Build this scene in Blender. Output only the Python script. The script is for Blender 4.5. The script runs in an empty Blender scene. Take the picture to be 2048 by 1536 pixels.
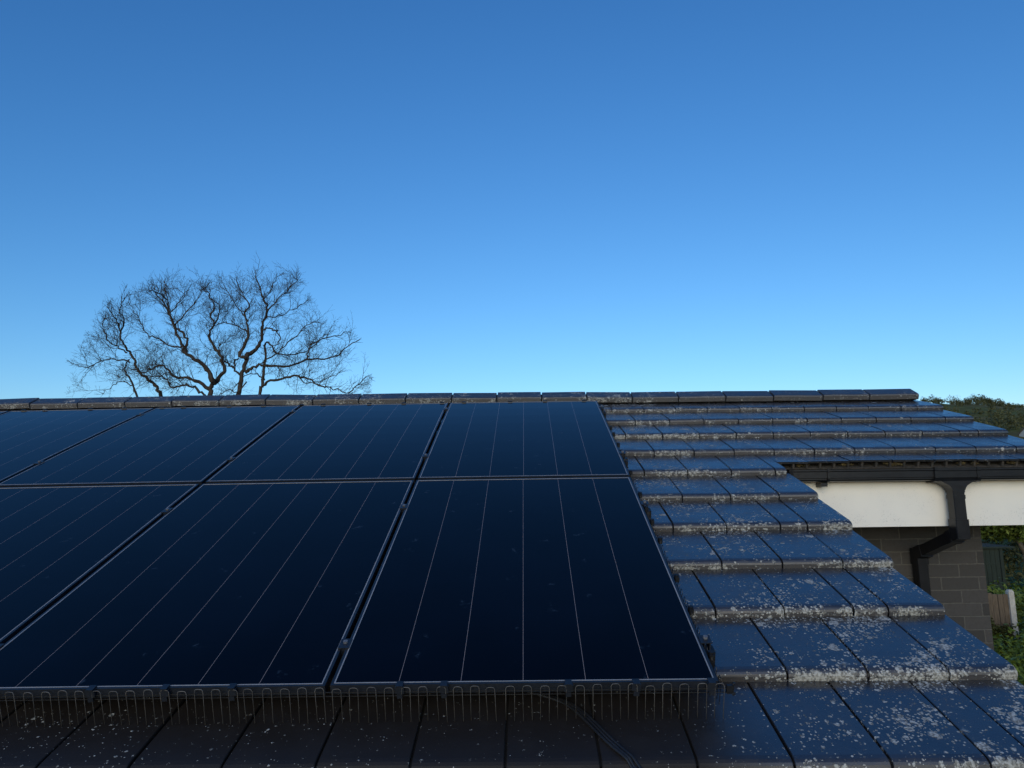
import bpy, math, random
from math import sin, cos, pi, radians
from mathutils import Vector, Matrix, noise as mnoise

random.seed(7)
scene = bpy.context.scene
col = scene.collection

# ------------------------------------------------------------------ camera, world, sun, exposure
ZC = 4.0
cam_d = bpy.data.cameras.new('camera')
cam = bpy.data.objects.new('camera', cam_d)
col.objects.link(cam)
cam_d.sensor_width = 36.0
cam_d.lens = 1404.5 / 2048 * 36.0
cam_d.clip_start = 0.05
cam_d.clip_end = 6000
RX = Vector((0.9996, 0.0222, -0.0145)); UP = Vector((0.0178, -0.1525, 0.9881)); FW = Vector((-0.0197, 0.9881, 0.1528))
cam.matrix_world = Matrix(((RX.x, UP.x, -FW.x, 0), (RX.y, UP.y, -FW.y, 0), (RX.z, UP.z, -FW.z, ZC), (0, 0, 0, 1)))
scene.camera = cam

SUN_AZ, SUN_EL = 190.0, 7.0            # azimuth to the right of +Y, elevation
world = bpy.data.worlds.new('World'); scene.world = world
world.use_nodes = True
wn = world.node_tree.nodes; wl = world.node_tree.links
bg = wn['Background']
sky = wn.new('ShaderNodeTexSky'); sky.sky_type = 'NISHITA'
sky.sun_disc = False
sky.sun_elevation = radians(SUN_EL); sky.sun_rotation = radians(SUN_AZ)
sky.altitude = 0; sky.air_density = 1.0; sky.dust_density = 0.0; sky.ozone_density = 3.9
# grade of the sky's own colour, channel by channel, to the deep clear blue of the photograph
sp = wn.new('ShaderNodeSeparateColor'); cb = wn.new('ShaderNodeCombineColor'); wl.new(sky.outputs[0], sp.inputs[0])
for k_, (ex, ga) in enumerate(((1.425, 0.90), (1.15, 0.894), (1.0, 1.10))):
    pw = wn.new('ShaderNodeMath'); pw.operation = 'POWER'; pw.inputs[1].default_value = ex; wl.new(sp.outputs[k_], pw.inputs[0])
    ml = wn.new('ShaderNodeMath'); ml.operation = 'MULTIPLY'; ml.inputs[1].default_value = ga; wl.new(pw.outputs[0], ml.inputs[0]); wl.new(ml.outputs[0], cb.inputs[k_])
wl.new(cb.outputs[0], bg.inputs[0])
bg.inputs[1].default_value = 0.110
sun_d = bpy.data.lights.new('sun', 'SUN'); sun_d.energy = 1.15; sun_d.angle = radians(50); sun_d.color = (1.0, 0.88, 0.66)    # the sun is down in bright haze behind the camera: broad, soft, warm
sun = bpy.data.objects.new('sun', sun_d); col.objects.link(sun)
sd = Vector((sin(radians(SUN_AZ)) * cos(radians(SUN_EL)), cos(radians(SUN_AZ)) * cos(radians(SUN_EL)), sin(radians(SUN_EL))))
sun.rotation_euler = sd.to_track_quat('Z', 'Y').to_euler()
scene.view_settings.view_transform = 'Standard'
scene.view_settings.look = 'None'
scene.view_settings.gamma = 1
scene.view_settings.exposure = 1.0
scene.render.engine = 'CYCLES'
scene.cycles.max_bounces = 8

# ------------------------------------------------------------------ roof coordinates
TH = radians(21.5); CT, ST = cos(TH), sin(TH); HC = 1.3119
def sag(u, v):                         # the slight unevenness of the real roof
    v = v - 3.2
    return (-0.0924 * u * u - 0.1475 * u * v + 0.0164 * v * v - 0.255 * v ** 3) * 0.01
def W(u, v, w):                        # along the ridge, up the slope, off the slope
    w = w + sag(max(-5, min(3.4, u)), max(0.8, min(6.0, v))) - HC
    return Vector((u, v * CT - w * ST, v * ST + w * CT + ZC))
D = 0.125                              # panel face above the tile tails
DT = 0.0935                            # the same to the tile faces just above their lips
G = 0.3791; V0 = 1.6091; TW = 0.2511; U0 = 0.8145; E1 = 1.5384; E2 = 3.2832

# ------------------------------------------------------------------ helpers
class MB:
    def __init__(s): s.v = []; s.f = []; s.m = []; s.a = {}; s.sm = False
    def add(s, vs, fs, mi=0, att=None):
        b = len(s.v); s.v += [Vector(p) for p in vs]
        for f in fs: s.f.append(tuple(b + i for i in f)); s.m.append(mi)
        for k in s.a: 
            if not att or k not in att: s.a[k] += [0.0] * len(vs)
        if att:
            for k, vals in att.items():
                if k not in s.a: s.a[k] = [0.0] * b
                s.a[k] += list(vals) if hasattr(vals, '__len__') else [vals] * len(vs)
        return b
    def box(s, lo, hi, fn=None, mi=0):
        vs = [(x, y, z) for x in (lo[0], hi[0]) for y in (lo[1], hi[1]) for z in (lo[2], hi[2])]
        if fn: vs = [fn(*p) for p in vs]
        s.add(vs, [(0, 1, 3, 2), (4, 6, 7, 5), (0, 4, 5, 1), (2, 3, 7, 6), (0, 2, 6, 4), (1, 5, 7, 3)], mi)
    def tube(s, pts, rad, n=6, mi=0, cap=True):
        pts = [Vector(p) for p in pts]
        rs = rad if hasattr(rad, '__len__') else [rad] * len(pts)
        vs = []; prev = None
        for i, p in enumerate(pts):
            d = (pts[min(i + 1, len(pts) - 1)] - pts[max(i - 1, 0)])
            if d.length < 1e-9: d = Vector((0, 0, 1))
            d.normalize()
            if prev is None:
                a = d.orthogonal().normalized()
            else:
                a = prev - d * prev.dot(d)
                a = a.normalized() if a.length > 1e-6 else d.orthogonal().normalized()
            prev = a; b = d.cross(a)
            for k in range(n):
                t = 2 * pi * k / n
                vs.append(p + (a * cos(t) + b * sin(t)) * rs[i])
        fs = []
        for i in range(len(pts) - 1):
            for k in range(n):
                fs.append((i * n + k, i * n + (k + 1) % n, (i + 1) * n + (k + 1) % n, (i + 1) * n + k))
        if cap:
            fs.append(tuple(range(n - 1, -1, -1))); fs.append(tuple((len(pts) - 1) * n + k for k in range(n)))
        s.add(vs, fs, mi)
    def prism(s, poly, a0, a1, fn, mi=0):
        n = len(poly)
        vs = [fn(a0, *p) for p in poly] + [fn(a1, *p) for p in poly]
        fs = [(i, (i + 1) % n, n + (i + 1) % n, n + i) for i in range(n)] + [tuple(range(n - 1, -1, -1)), tuple(range(n, 2 * n))]
        s.add(vs, fs, mi)
    def build(s, name, mats, parent=None, base=None, smooth=False):
        if not hasattr(mats, '__len__'): mats = [mats]
        if base is None: base = parent['_b'] if (parent and '_b' in parent) else (0, 0, 0)
        base = Vector(base)
        me = bpy.data.meshes.new(name)
        me.from_pydata([tuple(p - base) for p in s.v], [], s.f)
        for m in mats: me.materials.append(m)
        if len(mats) > 1: me.polygons.foreach_set('material_index', s.m)
        if smooth: me.polygons.foreach_set('use_smooth', [True] * len(s.f))
        for k, vals in s.a.items():
            at = me.attributes.new(k, 'FLOAT', 'POINT'); at.data.foreach_set('value', vals)
        me.update()
        o = bpy.data.objects.new(name, me); col.objects.link(o)
        if parent:
            o.parent = parent; BASES[o.name] = base
        else:
            o.location = base; BASES[o.name] = base
        return o
BASES = {}
def mkb(mb, name, mat, parent=None, base=None, smooth=False):
    if parent is not None: base = BASES[parent.name]
    return mb.build(name, mat, parent, base, smooth)
def tag(o, label, cat, group=None):
    o['label'] = label; o['category'] = cat
    if group: o['group'] = group
    return o
def thing(name, loc, label, cat, group=None):
    o = bpy.data.objects.new(name, None); col.objects.link(o)
    o.location = loc; BASES[o.name] = Vector(loc); o.empty_display_size = 0.1
    return tag(o, label, cat, group)
def struct(o, kind='structure'): o['kind'] = kind; return o

# ------------------------------------------------------------------ materials
def mat(name, color=(0.5, 0.5, 0.5), rough=0.5, ior=1.5, metal=0.0, spec=0.5):
    m = bpy.data.materials.new(name); m.use_nodes = True
    b = m.node_tree.nodes['Principled BSDF']
    b.inputs['Base Color'].default_value = (*color, 1); b.inputs['Roughness'].default_value = rough
    b.inputs['IOR'].default_value = ior; b.inputs['Metallic'].default_value = metal
    b.inputs['Specular IOR Level'].default_value = spec
    return m, m.node_tree.nodes, m.node_tree.links, b
def N(nodes, t, **kw):
    n = nodes.new(t)
    for k, v in kw.items():
        if k.startswith('i_'): n.inputs[k[2:].replace('_', ' ')].default_value = v
        else: setattr(n, k, v)
    return n
def math_(nodes, links, op, a, b=None, c=None, clamp=False):
    n = nodes.new('ShaderNodeMath'); n.operation = op; n.use_clamp = clamp
    for i, x in enumerate((a, b, c)):
        if x is None: continue
        if isinstance(x, (int, float)): n.inputs[i].default_value = x
        else: links.new(x, n.inputs[i])
    return n.outputs[0]
def mixc(nodes, links, fac, a, b):
    n = nodes.new('ShaderNodeMix'); n.data_type = 'RGBA'
    for s, x in ((n.inputs[0], fac), (n.inputs[6], a), (n.inputs[7], b)):
        if isinstance(x, (int, float)): s.default_value = x
        elif isinstance(x, tuple): s.default_value = (*x, 1)
        else: links.new(x, s)
    return n.outputs[2]
def ramp(nodes, links, fac, lo, hi):
    n = nodes.new('ShaderNodeMapRange'); n.inputs[1].default_value = lo; n.inputs[2].default_value = hi
    n.interpolation_type = 'SMOOTHSTEP'
    links.new(fac, n.inputs[0]); return n.outputs[0]
def noisy(name, c0, c1, scale, rough=0.6, bump=0.0, detail=6, bscale=None, ior=1.5, dist=0.01, stretch=None):
    m, n, l, b = mat(name, c0, rough, ior)
    tc = N(n, 'ShaderNodeTexCoord'); src = tc.outputs['Object']
    if stretch:
        mp = N(n, 'ShaderNodeMapping'); mp.inputs['Scale'].default_value = stretch; l.new(src, mp.inputs[0]); src = mp.outputs[0]
    t = N(n, 'ShaderNodeTexNoise'); t.inputs['Scale'].default_value = scale; t.inputs['Detail'].default_value = detail
    l.new(src, t.inputs['Vector'])
    l.new(mixc(n, l, ramp(n, l, t.outputs[0], 0.3, 0.7), c0, c1), b.inputs['Base Color'])
    if bump:
        t2 = N(n, 'ShaderNodeTexNoise'); t2.inputs['Scale'].default_value = bscale or scale * 4; t2.inputs['Detail'].default_value = 4
        l.new(src, t2.inputs['Vector'])
        bp = N(n, 'ShaderNodeBump'); bp.inputs['Strength'].default_value = bump; bp.inputs['Distance'].default_value = dist
        l.new(t2.outputs[0], bp.inputs['Height']); l.new(bp.outputs[0], b.inputs['Normal'])
    return m

def tile_material(name, base0, base1, lip, rough):
    m, n, l, b = mat(name, base0, rough, 2.05)
    geo = N(n, 'ShaderNodeTexCoord').outputs['Object']
    wear = N(n, 'ShaderNodeAttribute', attribute_name='wear').outputs['Fac']
    lp = N(n, 'ShaderNodeAttribute', attribute_name='lip').outputs['Fac']
    rnd = N(n, 'ShaderNodeAttribute', attribute_name='rnd').outputs['Fac']
    # warped coordinates for irregular outlines
    wn_ = N(n, 'ShaderNodeTexNoise'); wn_.inputs['Scale'].default_value = 70; wn_.inputs['Detail'].default_value = 3
    l.new(geo, wn_.inputs['Vector'])
    vm = N(n, 'ShaderNodeVectorMath', operation='SCALE'); vm.inputs['Scale'].default_value = 0.016
    l.new(wn_.outputs['Color'], vm.inputs[0])
    va = N(n, 'ShaderNodeVectorMath', operation='ADD'); l.new(geo, va.inputs[0]); l.new(vm.outputs[0], va.inputs[1])
    # patchiness
    pn = N(n, 'ShaderNodeTexNoise'); pn.inputs['Scale'].default_value = 5.5; pn.inputs['Detail'].default_value = 4; l.new(geo, pn.inputs['Vector'])
    patch = ramp(n, l, pn.outputs[0], 0.38, 0.66)
    dens = math_(n, l, 'MULTIPLY', wear, math_(n, l, 'ADD', 0.34, math_(n, l, 'MULTIPLY', patch, 0.95)))
    mask = None; crusts = []
    for sc, size, k, src, lift in ((100, 0.62, 0.62, geo, 0.0), (50, 0.62, 0.52, va.outputs[0], 0.0), (26, 0.62, 0.40, va.outputs[0], 0.0), (11.0, 0.60, 0.31, va.outputs[0], 0.0)):
        v = N(n, 'ShaderNodeTexVoronoi'); v.inputs['Scale'].default_value = sc; v.inputs['Randomness'].default_value = 1.0
        l.new(src, v.inputs['Vector'])
        sx = N(n, 'ShaderNodeSeparateColor'); l.new(v.outputs['Color'], sx.inputs[0])
        dk = math_(n, l, 'MULTIPLY', dens, k)
        t = math_(n, l, 'SUBTRACT', sx.outputs[0], math_(n, l, 'SUBTRACT', 1.0, dk))       # >0 where a spot grows
        thr = math_(n, l, 'MULTIPLY', math_(n, l, 'POWER', math_(n, l, 'MAXIMUM', t, 0.0), 0.5), size)
        e = math_(n, l, 'SUBTRACT', thr, v.outputs['Distance'])
        mk = math_(n, l, 'MULTIPLY', e, 14.0, clamp=True)
        if sc < 30:                     # old discs die back in the middle and leave a ring
            hole = math_(n, l, 'MULTIPLY', math_(n, l, 'SUBTRACT', math_(n, l, 'MULTIPLY', thr, 0.55), v.outputs['Distance']), 9.0, clamp=True)
            mk = math_(n, l, 'MULTIPLY', mk, math_(n, l, 'SUBTRACT', 1.0, math_(n, l, 'MULTIPLY', hole, math_(n, l, 'MULTIPLY', sx.outputs[1], 0.9))))
        mask = mk if mask is None else math_(n, l, 'MAXIMUM', mask, mk)
    # crust along the lips
    cn = N(n, 'ShaderNodeTexNoise'); cn.inputs['Scale'].default_value = 62; cn.inputs['Detail'].default_value = 5; cn.inputs['Roughness'].default_value = 0.62
    l.new(geo, cn.inputs['Vector'])
    cl = N(n, 'ShaderNodeTexNoise'); cl.inputs['Scale'].default_value = 6.5; cl.inputs['Detail'].default_value = 3; l.new(geo, cl.inputs['Vector'])
    cd = math_(n, l, 'MULTIPLY', math_(n, l, 'MULTIPLY', lp, wear), ramp(n, l, cl.outputs[0], 0.42, 0.62))
    crust = ramp(n, l, math_(n, l, 'ADD', cn.outputs[0], math_(n, l, 'MULTIPLY', cd, 0.235)), 0.655, 0.70)
    mask = math_(n, l, 'MAXIMUM', mask, crust)
    dirt = N(n, 'ShaderNodeAttribute', attribute_name='dirt').outputs['Fac']
    # colours
    bn = N(n, 'ShaderNodeTexNoise'); bn.inputs['Scale'].default_value = 9; bn.inputs['Detail'].default_value = 8; bn.inputs['Roughness'].default_value = 0.65; l.new(geo, bn.inputs['Vector'])
    fn = N(n, 'ShaderNodeTexNoise'); fn.inputs['Scale'].default_value = 320; fn.inputs['Detail'].default_value = 2; l.new(geo, fn.inputs['Vector'])
    c = mixc(n, l, ramp(n, l, bn.outputs[0], 0.3, 0.7), base0, base1)
    c = mixc(n, l, math_(n, l, 'MULTIPLY', lp, 0.8), c, lip)
    c = mixc(n, l, math_(n, l, 'MULTIPLY', rnd, 0.35), c, (0.016, 0.017, 0.021))
    c = mixc(n, l, math_(n, l, 'MULTIPLY', ramp(n, l, fn.outputs[0], 0.62, 0.72), 0.35), c, (0.13, 0.12, 0.11))
    c = mixc(n, l, math_(n, l, 'MULTIPLY', dirt, math_(n, l, 'ADD', 0.55, math_(n, l, 'MULTIPLY', pn.outputs[0], 0.6)), clamp=True), c, (0.016, 0.0125, 0.0105))
    ln = N(n, 'ShaderNodeTexNoise'); ln.inputs['Scale'].default_value = 130; ln.inputs['Detail'].default_value = 4; l.new(geo, ln.inputs['Vector'])
    lc = mixc(n, l, ramp(n, l, ln.outputs[0], 0.35, 0.65), (0.15, 0.15, 0.14), (0.50, 0.51, 0.49))
    lc = mixc(n, l, math_(n, l, 'MULTIPLY', crust, 0.25), lc, (0.24, 0.22, 0.17))
    l.new(mixc(n, l, mask, c, lc), b.inputs['Base Color'])
    r0 = math_(n, l, 'ADD', rough, math_(n, l, 'MULTIPLY', ramp(n, l, bn.outputs[0], 0.35, 0.75), 0.14))
    r0 = math_(n, l, 'ADD', r0, math_(n, l, 'MULTIPLY', lp, 0.42))
    r0 = math_(n, l, 'ADD', r0, math_(n, l, 'MULTIPLY', dirt, 0.28))
    l.new(math_(n, l, 'MAXIMUM', r0, math_(n, l, 'MULTIPLY', mask, 0.92)), b.inputs['Roughness'])
    l.new(math_(n, l, 'SUBTRACT', 0.5, math_(n, l, 'MAXIMUM', math_(n, l, 'MULTIPLY', mask, 0.4), math_(n, l, 'MULTIPLY', dirt, 0.36))), b.inputs['Specular IOR Level'])
    hgt = math_(n, l, 'ADD', math_(n, l, 'MULTIPLY', mask, math_(n, l, 'ADD', 0.6, ln.outputs[0])), math_(n, l, 'MULTIPLY', fn.outputs[0], 0.10))
    hgt = math_(n, l, 'ADD', hgt, math_(n, l, 'MULTIPLY', bn.outputs[0], 0.5))
    bp = N(n, 'ShaderNodeBump'); bp.inputs['Strength'].default_value = 0.7; bp.inputs['Distance'].default_value = 0.0022
    l.new(hgt, bp.inputs['Height']); l.new(bp.outputs[0], b.inputs['Normal'])
    return m

M = {}
M['tile'] = tile_material('roof_tile', (0.017, 0.018, 0.022), (0.027, 0.026, 0.030), (0.046, 0.039, 0.035), 0.22)
M['ridge'] = tile_material('ridge_tile', (0.022, 0.023, 0.027), (0.034, 0.033, 0.036), (0.066, 0.057, 0.049), 0.36)
M['dark'] = noisy('dark_joint', (0.008, 0.008, 0.008), (0.014, 0.013, 0.012), 20, 0.9)
M['mortar'] = noisy('mortar', (0.03, 0.028, 0.024), (0.07, 0.06, 0.05), 40, 0.95, 0.6)
M['plastic'] = noisy('black_plastic', (0.008, 0.009, 0.012), (0.013, 0.014, 0.017), 12, 0.30, 0.08, bscale=30)
M['black'] = noisy('black_clip', (0.005, 0.0055, 0.007), (0.009, 0.010, 0.012), 60, 0.5)
M['alu'] = noisy('black_anodised', (0.010, 0.013, 0.019), (0.015, 0.019, 0.027), 30, 0.34)
M['edge'] = noisy('lip_sky_sheen', (0.24, 0.25, 0.27), (0.32, 0.32, 0.33), 8, 0.38)  # pale grey paints in the sky reflected by the black frame's inner lip
M['wire'] = noisy('wire', (0.075, 0.072, 0.07), (0.135, 0.128, 0.12), 30, 0.42)
M['bolt'] = noisy('bolt', (0.10, 0.11, 0.13), (0.16, 0.17, 0.19), 90, 0.35)
M['plastic'].node_tree.nodes['Principled BSDF'].inputs['Specular IOR Level'].default_value = 0.3
M['cable'] = noisy('cable', (0.014, 0.015, 0.018), (0.022, 0.023, 0.026), 40, 0.38)

# solar glass: near black cells, a thin pale line between the cell columns, smudges on the face
def glass_material():
    m, n, l, b = mat('solar_glass', (0.002, 0.003, 0.008), 0.06, 1.21)
    uv = N(n, 'ShaderNodeUVMap'); uv.uv_map = 'UVMap'
    s = N(n, 'ShaderNodeSeparateXYZ'); l.new(uv.outputs[0], s.inputs[0])
    # u in metres from the panel's centre line
    a = math_(n, l, 'ABSOLUTE', math_(n, l, 'SUBTRACT', math_(n, l, 'FRACT', math_(n, l, 'ADD', math_(n, l, 'DIVIDE', s.outputs[0], 0.1835), 0.5)), 0.5))
    line = math_(n, l, 'LESS_THAN', a, 0.00072 / 0.1835)
    inside = math_(n, l, 'LESS_THAN', math_(n, l, 'ABSOLUTE', s.outputs[0]), 0.46)
    line = math_(n, l, 'MULTIPLY', line, inside)
    geo = N(n, 'ShaderNodeTexCoord').outputs['Object']
    v = N(n, 'ShaderNodeTexVoronoi'); v.inputs['Scale'].default_value = 7.0
    wn_ = N(n, 'ShaderNodeTexNoise'); wn_.inputs['Scale'].default_value = 24; l.new(geo, wn_.inputs['Vector'])
    sc = N(n, 'ShaderNodeVectorMath', operation='SCALE'); sc.inputs['Scale'].default_value = 0.10; l.new(wn_.outputs['Color'], sc.inputs[0])
    ad = N(n, 'ShaderNodeVectorMath', operation='ADD'); l.new(uv.outputs[0], ad.inputs[0]); l.new(sc.outputs[0], ad.inputs[1])
    oi = N(n, 'ShaderNodeObjectInfo'); a3 = N(n, 'ShaderNodeVectorMath', operation='ADD'); l.new(ad.outputs[0], a3.inputs[0]); l.new(oi.outputs['Location'], a3.inputs[1])
    v.voronoi_dimensions = '2D'; l.new(a3.outputs[0], v.inputs['Vector'])
    sx = N(n, 'ShaderNodeSeparateColor'); l.new(v.outputs['Color'], sx.inputs[0])
    sel = math_(n, l, 'GREATER_THAN', sx.outputs[0], 0.70)
    sm = math_(n, l, 'MULTIPLY', sel, math_(n, l, 'MULTIPLY', math_(n, l, 'SUBTRACT', 0.13, v.outputs['Distance']), 9.0, clamp=True))
    gn = N(n, 'ShaderNodeTexNoise'); gn.inputs['Scale'].default_value = 55; gn.inputs['Detail'].default_value = 5; l.new(geo, gn.inputs['Vector'])
    sm = math_(n, l, 'MULTIPLY', sm, ramp(n, l, gn.outputs[0], 0.45, 0.7))
    dn = N(n, 'ShaderNodeTexNoise'); dn.inputs['Scale'].default_value = 2.2; dn.inputs['Detail'].default_value = 6; l.new(geo, dn.inputs['Vector'])
    c = mixc(n, l, ramp(n, l, dn.outputs[0], 0.35, 0.75), (0.0008, 0.0010, 0.003), (0.0015, 0.0024, 0.0065))
    c = mixc(n, l, math_(n, l, 'MULTIPLY', sm, 0.7), c, (0.03, 0.045, 0.07))
    c = mixc(n, l, line, c, (0.26, 0.22, 0.225))
    l.new(c, b.inputs['Base Color'])
    l.new(math_(n, l, 'ADD', 0.06, math_(n, l, 'ADD', math_(n, l, 'MULTIPLY', dn.outputs[0], 0.06), math_(n, l, 'MULTIPLY', sm, 0.4))), b.inputs['Roughness'])
    return m
M['glass'] = glass_material()

def brick_material():
    m, n, l, b = mat('brick', (0.05, 0.045, 0.04), 0.9)
    tc = N(n, 'ShaderNodeTexCoord').outputs['Object']
    s = N(n, 'ShaderNodeSeparateXYZ'); l.new(tc, s.inputs[0])
    gm = N(n, 'ShaderNodeNewGeometry'); sn = N(n, 'ShaderNodeSeparateXYZ'); l.new(gm.outputs['Normal'], sn.inputs[0])
    side = math_(n, l, 'GREATER_THAN', math_(n, l, 'ABSOLUTE', sn.outputs[0]), 0.7)
    mx = N(n, 'ShaderNodeMix'); l.new(side, mx.inputs[0]); l.new(s.outputs[0], mx.inputs[2]); l.new(s.outputs[1], mx.inputs[3])
    cv = N(n, 'ShaderNodeCombineXYZ'); l.new(mx.outputs[0], cv.inputs[0]); l.new(s.outputs[2], cv.inputs[1])
    off = N(n, 'ShaderNodeVectorMath', operation='ADD'); off.inputs[1].default_value = (0.085, 0.010, 0); l.new(cv.outputs[0], off.inputs[0])
    wn_ = N(n, 'ShaderNodeTexNoise'); wn_.inputs['Scale'].default_value = 14; l.new(tc, wn_.inputs['Vector'])
    sc = N(n, 'ShaderNodeVectorMath', operation='SCALE'); sc.inputs['Scale'].default_value = 0.006; l.new(wn_.outputs['Color'], sc.inputs[0])
    ad = N(n, 'ShaderNodeVectorMath', operation='ADD'); l.new(off.outputs[0], ad.inputs[0]); l.new(sc.outputs[0], ad.inputs[1])
    br = N(n, 'ShaderNodeTexBrick'); l.new(ad.outputs[0], br.inputs['Vector'])
    br.inputs['Scale'].default_value = 1.0; br.inputs['Brick Width'].default_value = 0.246; br.inputs['Row Height'].default_value = 0.0834
    br.inputs['Mortar Size'].default_value = 0.0045; br.inputs['Mortar Smooth'].default_value = 0.25; br.inputs['Bias'].default_value = 0.0
    br.inputs['Color1'].default_value = (0.040, 0.039, 0.038, 1); br.inputs['Color2'].default_value = (0.066, 0.063, 0.061, 1); br.inputs['Mortar'].default_value = (0.105, 0.102, 0.092, 1)
    g = N(n, 'ShaderNodeTexNoise'); g.inputs['Scale'].default_value = 60; g.inputs['Detail'].default_value = 6; l.new(tc, g.inputs['Vector'])
    c = mixc(n, l, math_(n, l, 'MULTIPLY', ramp(n, l, g.outputs[0], 0.4, 0.7), 0.4), br.outputs[0], (0.045, 0.040, 0.037))
    l.new(c, b.inputs['Base Color'])
    hb = math_(n, l, 'ADD', math_(n, l, 'MULTIPLY', br.outputs['Fac'], -1.0), math_(n, l, 'MULTIPLY', g.outputs[0], 0.5))
    bp = N(n, 'ShaderNodeBump'); bp.inputs['Strength'].default_value = 0.8; bp.inputs['Distance'].default_value = 0.006
    l.new(hb, bp.inputs['Height']); l.new(bp.outputs[0], b.inputs['Normal'])
    return m
M['brick'] = brick_material()

def fascia_material():
    m, n, l, b = mat('white_fascia', (0.8, 0.8, 0.76), 0.42)
    tc = N(n, 'ShaderNodeTexCoord').outputs['Object']
    a = N(n, 'ShaderNodeTexNoise'); a.inputs['Scale'].default_value = 7; a.inputs['Detail'].default_value = 5; l.new(tc, a.inputs['Vector'])
    f = N(n, 'ShaderNodeTexNoise'); f.inputs['Scale'].default_value = 150; f.inputs['Detail'].default_value = 3; l.new(tc, f.inputs['Vector'])
    s = N(n, 'ShaderNodeSeparateXYZ'); l.new(tc, s.inputs[0])
    low = ramp(n, l, math_(n, l, 'MULTIPLY', s.outputs[2], -1.0), -3.90, -3.77)
    rgt = ramp(n, l, s.outputs[0], 2.2, 2.8)
    k = math_(n, l, 'MULTIPLY', math_(n, l, 'ADD', 0.35, math_(n, l, 'MULTIPLY', low, 0.65)), ramp(n, l, a.outputs[0], 0.42, 0.62))
    k = math_(n, l, 'MULTIPLY', k, math_(n, l, 'ADD', 0.45, math_(n, l, 'MULTIPLY', rgt, 0.7)))
    speck = math_(n, l, 'MULTIPLY', ramp(n, l, f.outputs[0], 0.60, 0.70), k)
    c = mixc(n, l, ramp(n, l, a.outputs[0], 0.3, 0.75), (0.88, 0.85, 0.77), (0.84, 0.815, 0.75))
    c = mixc(n, l, math_(n, l, 'MULTIPLY', speck, 0.5), c, (0.20, 0.20, 0.18))
    l.new(c, b.inputs['Base Color'])
    return m
M['fascia'] = fascia_material()
M['grass'] = noisy('grass', (0.022, 0.040, 0.012), (0.05, 0.075, 0.022), 3.0, 0.95, 0.6, bscale=60)
M['grass'].node_tree.nodes['Principled BSDF'].inputs['Specular IOR Level'].default_value = 0.05
def leaf(name, c0, c1, c2):
    m, n, l, b = mat(name, c0, 0.6)
    r = N(n, 'ShaderNodeAttribute', attribute_name='rnd').outputs['Fac']
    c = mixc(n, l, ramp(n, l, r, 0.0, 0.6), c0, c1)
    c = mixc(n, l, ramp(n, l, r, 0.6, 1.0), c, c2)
    l.new(c, b.inputs['Base Color']); b.inputs['Specular IOR Level'].default_value = 0.18
    return m
M['leaf_a'] = leaf('leaf_hedge', (0.045, 0.064, 0.012), (0.10, 0.14, 0.024), (0.19, 0.23, 0.05))
M['leaf_b'] = leaf('leaf_bush', (0.042, 0.066, 0.010), (0.095, 0.14, 0.020), (0.17, 0.22, 0.035))
M['leaf_c'] = leaf('leaf_far', (0.045, 0.054, 0.024), (0.080, 0.088, 0.038), (0.14, 0.135, 0.06))
M['leaf_d'] = leaf('leaf_climber', (0.030, 0.038, 0.010), (0.060, 0.070, 0.018), (0.09, 0.10, 0.03))
M['bark'] = noisy('bark', (0.026, 0.020, 0.015), (0.065, 0.050, 0.036), 9, 0.9, 0.6, stretch=(1, 1, 0.35))
M['bark_pale'] = noisy('bark_pale', (0.12, 0.10, 0.075), (0.20, 0.17, 0.13), 9, 0.9, 0.5)
M['fence'] = noisy('fence_wood', (0.085, 0.062, 0.040), (0.14, 0.105, 0.070), 8, 0.85, 0.4, stretch=(6, 6, 0.8))
M['concrete'] = noisy('concrete_post', (0.38, 0.37, 0.33), (0.50, 0.48, 0.43), 14, 0.9, 0.3)
M['shed'] = noisy('shed_paint', (0.014, 0.022, 0.016), (0.022, 0.032, 0.023), 6, 0.95, 0.3, stretch=(8, 8, 0.6))
M['moss'] = noisy('nest', (0.09, 0.07, 0.03), (0.22, 0.17, 0.07), 60, 0.95, 0.8)
M['soffit'] = noisy('soffit', (0.20, 0.20, 0.19), (0.26, 0.26, 0.24), 5, 0.6)
M['render'] = noisy('pale_render', (0.55, 0.53, 0.48), (0.65, 0.62, 0.56), 1, 0.9)
M['slate'] = noisy('far_roof', (0.10, 0.08, 0.07), (0.15, 0.12, 0.10), 1, 0.8)
M['window'] = noisy('far_window', (0.02, 0.02, 0.025), (0.03, 0.03, 0.035), 1, 0.2)

# ------------------------------------------------------------------ the house
house = thing('brick_house', (-1.5, 4.8, 0), 'low dark brick house whose dark tiled roof carries the solar panels', 'house')

def wearf(u, v):
    k = 0.80
    if v < 2.6 and u > 0.75: k = 0.98
    if v < 2.05 and u > 1.0: k = 1.3
    if v < 2.05 and u < 0.62: k = 0.30
    if v > 3.8: k = 0.72 - 0.17 * max(0, u - 1.2)
    if u < 0.95 and v > 4.4: k = 0.95
    k += 0.22 * mnoise.noise(Vector((u * 1.9, v * 2.3, 3.1)))
    return max(0.12, k)
def lipf(u, v):
    k = 0.74
    if v > 3.8: k = 0.98 - 0.28 * max(0, u - 0.6)
    if u < 0.5 and v < 2: k = 0.5
    return max(0.22, min(1.0, k))

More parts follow.
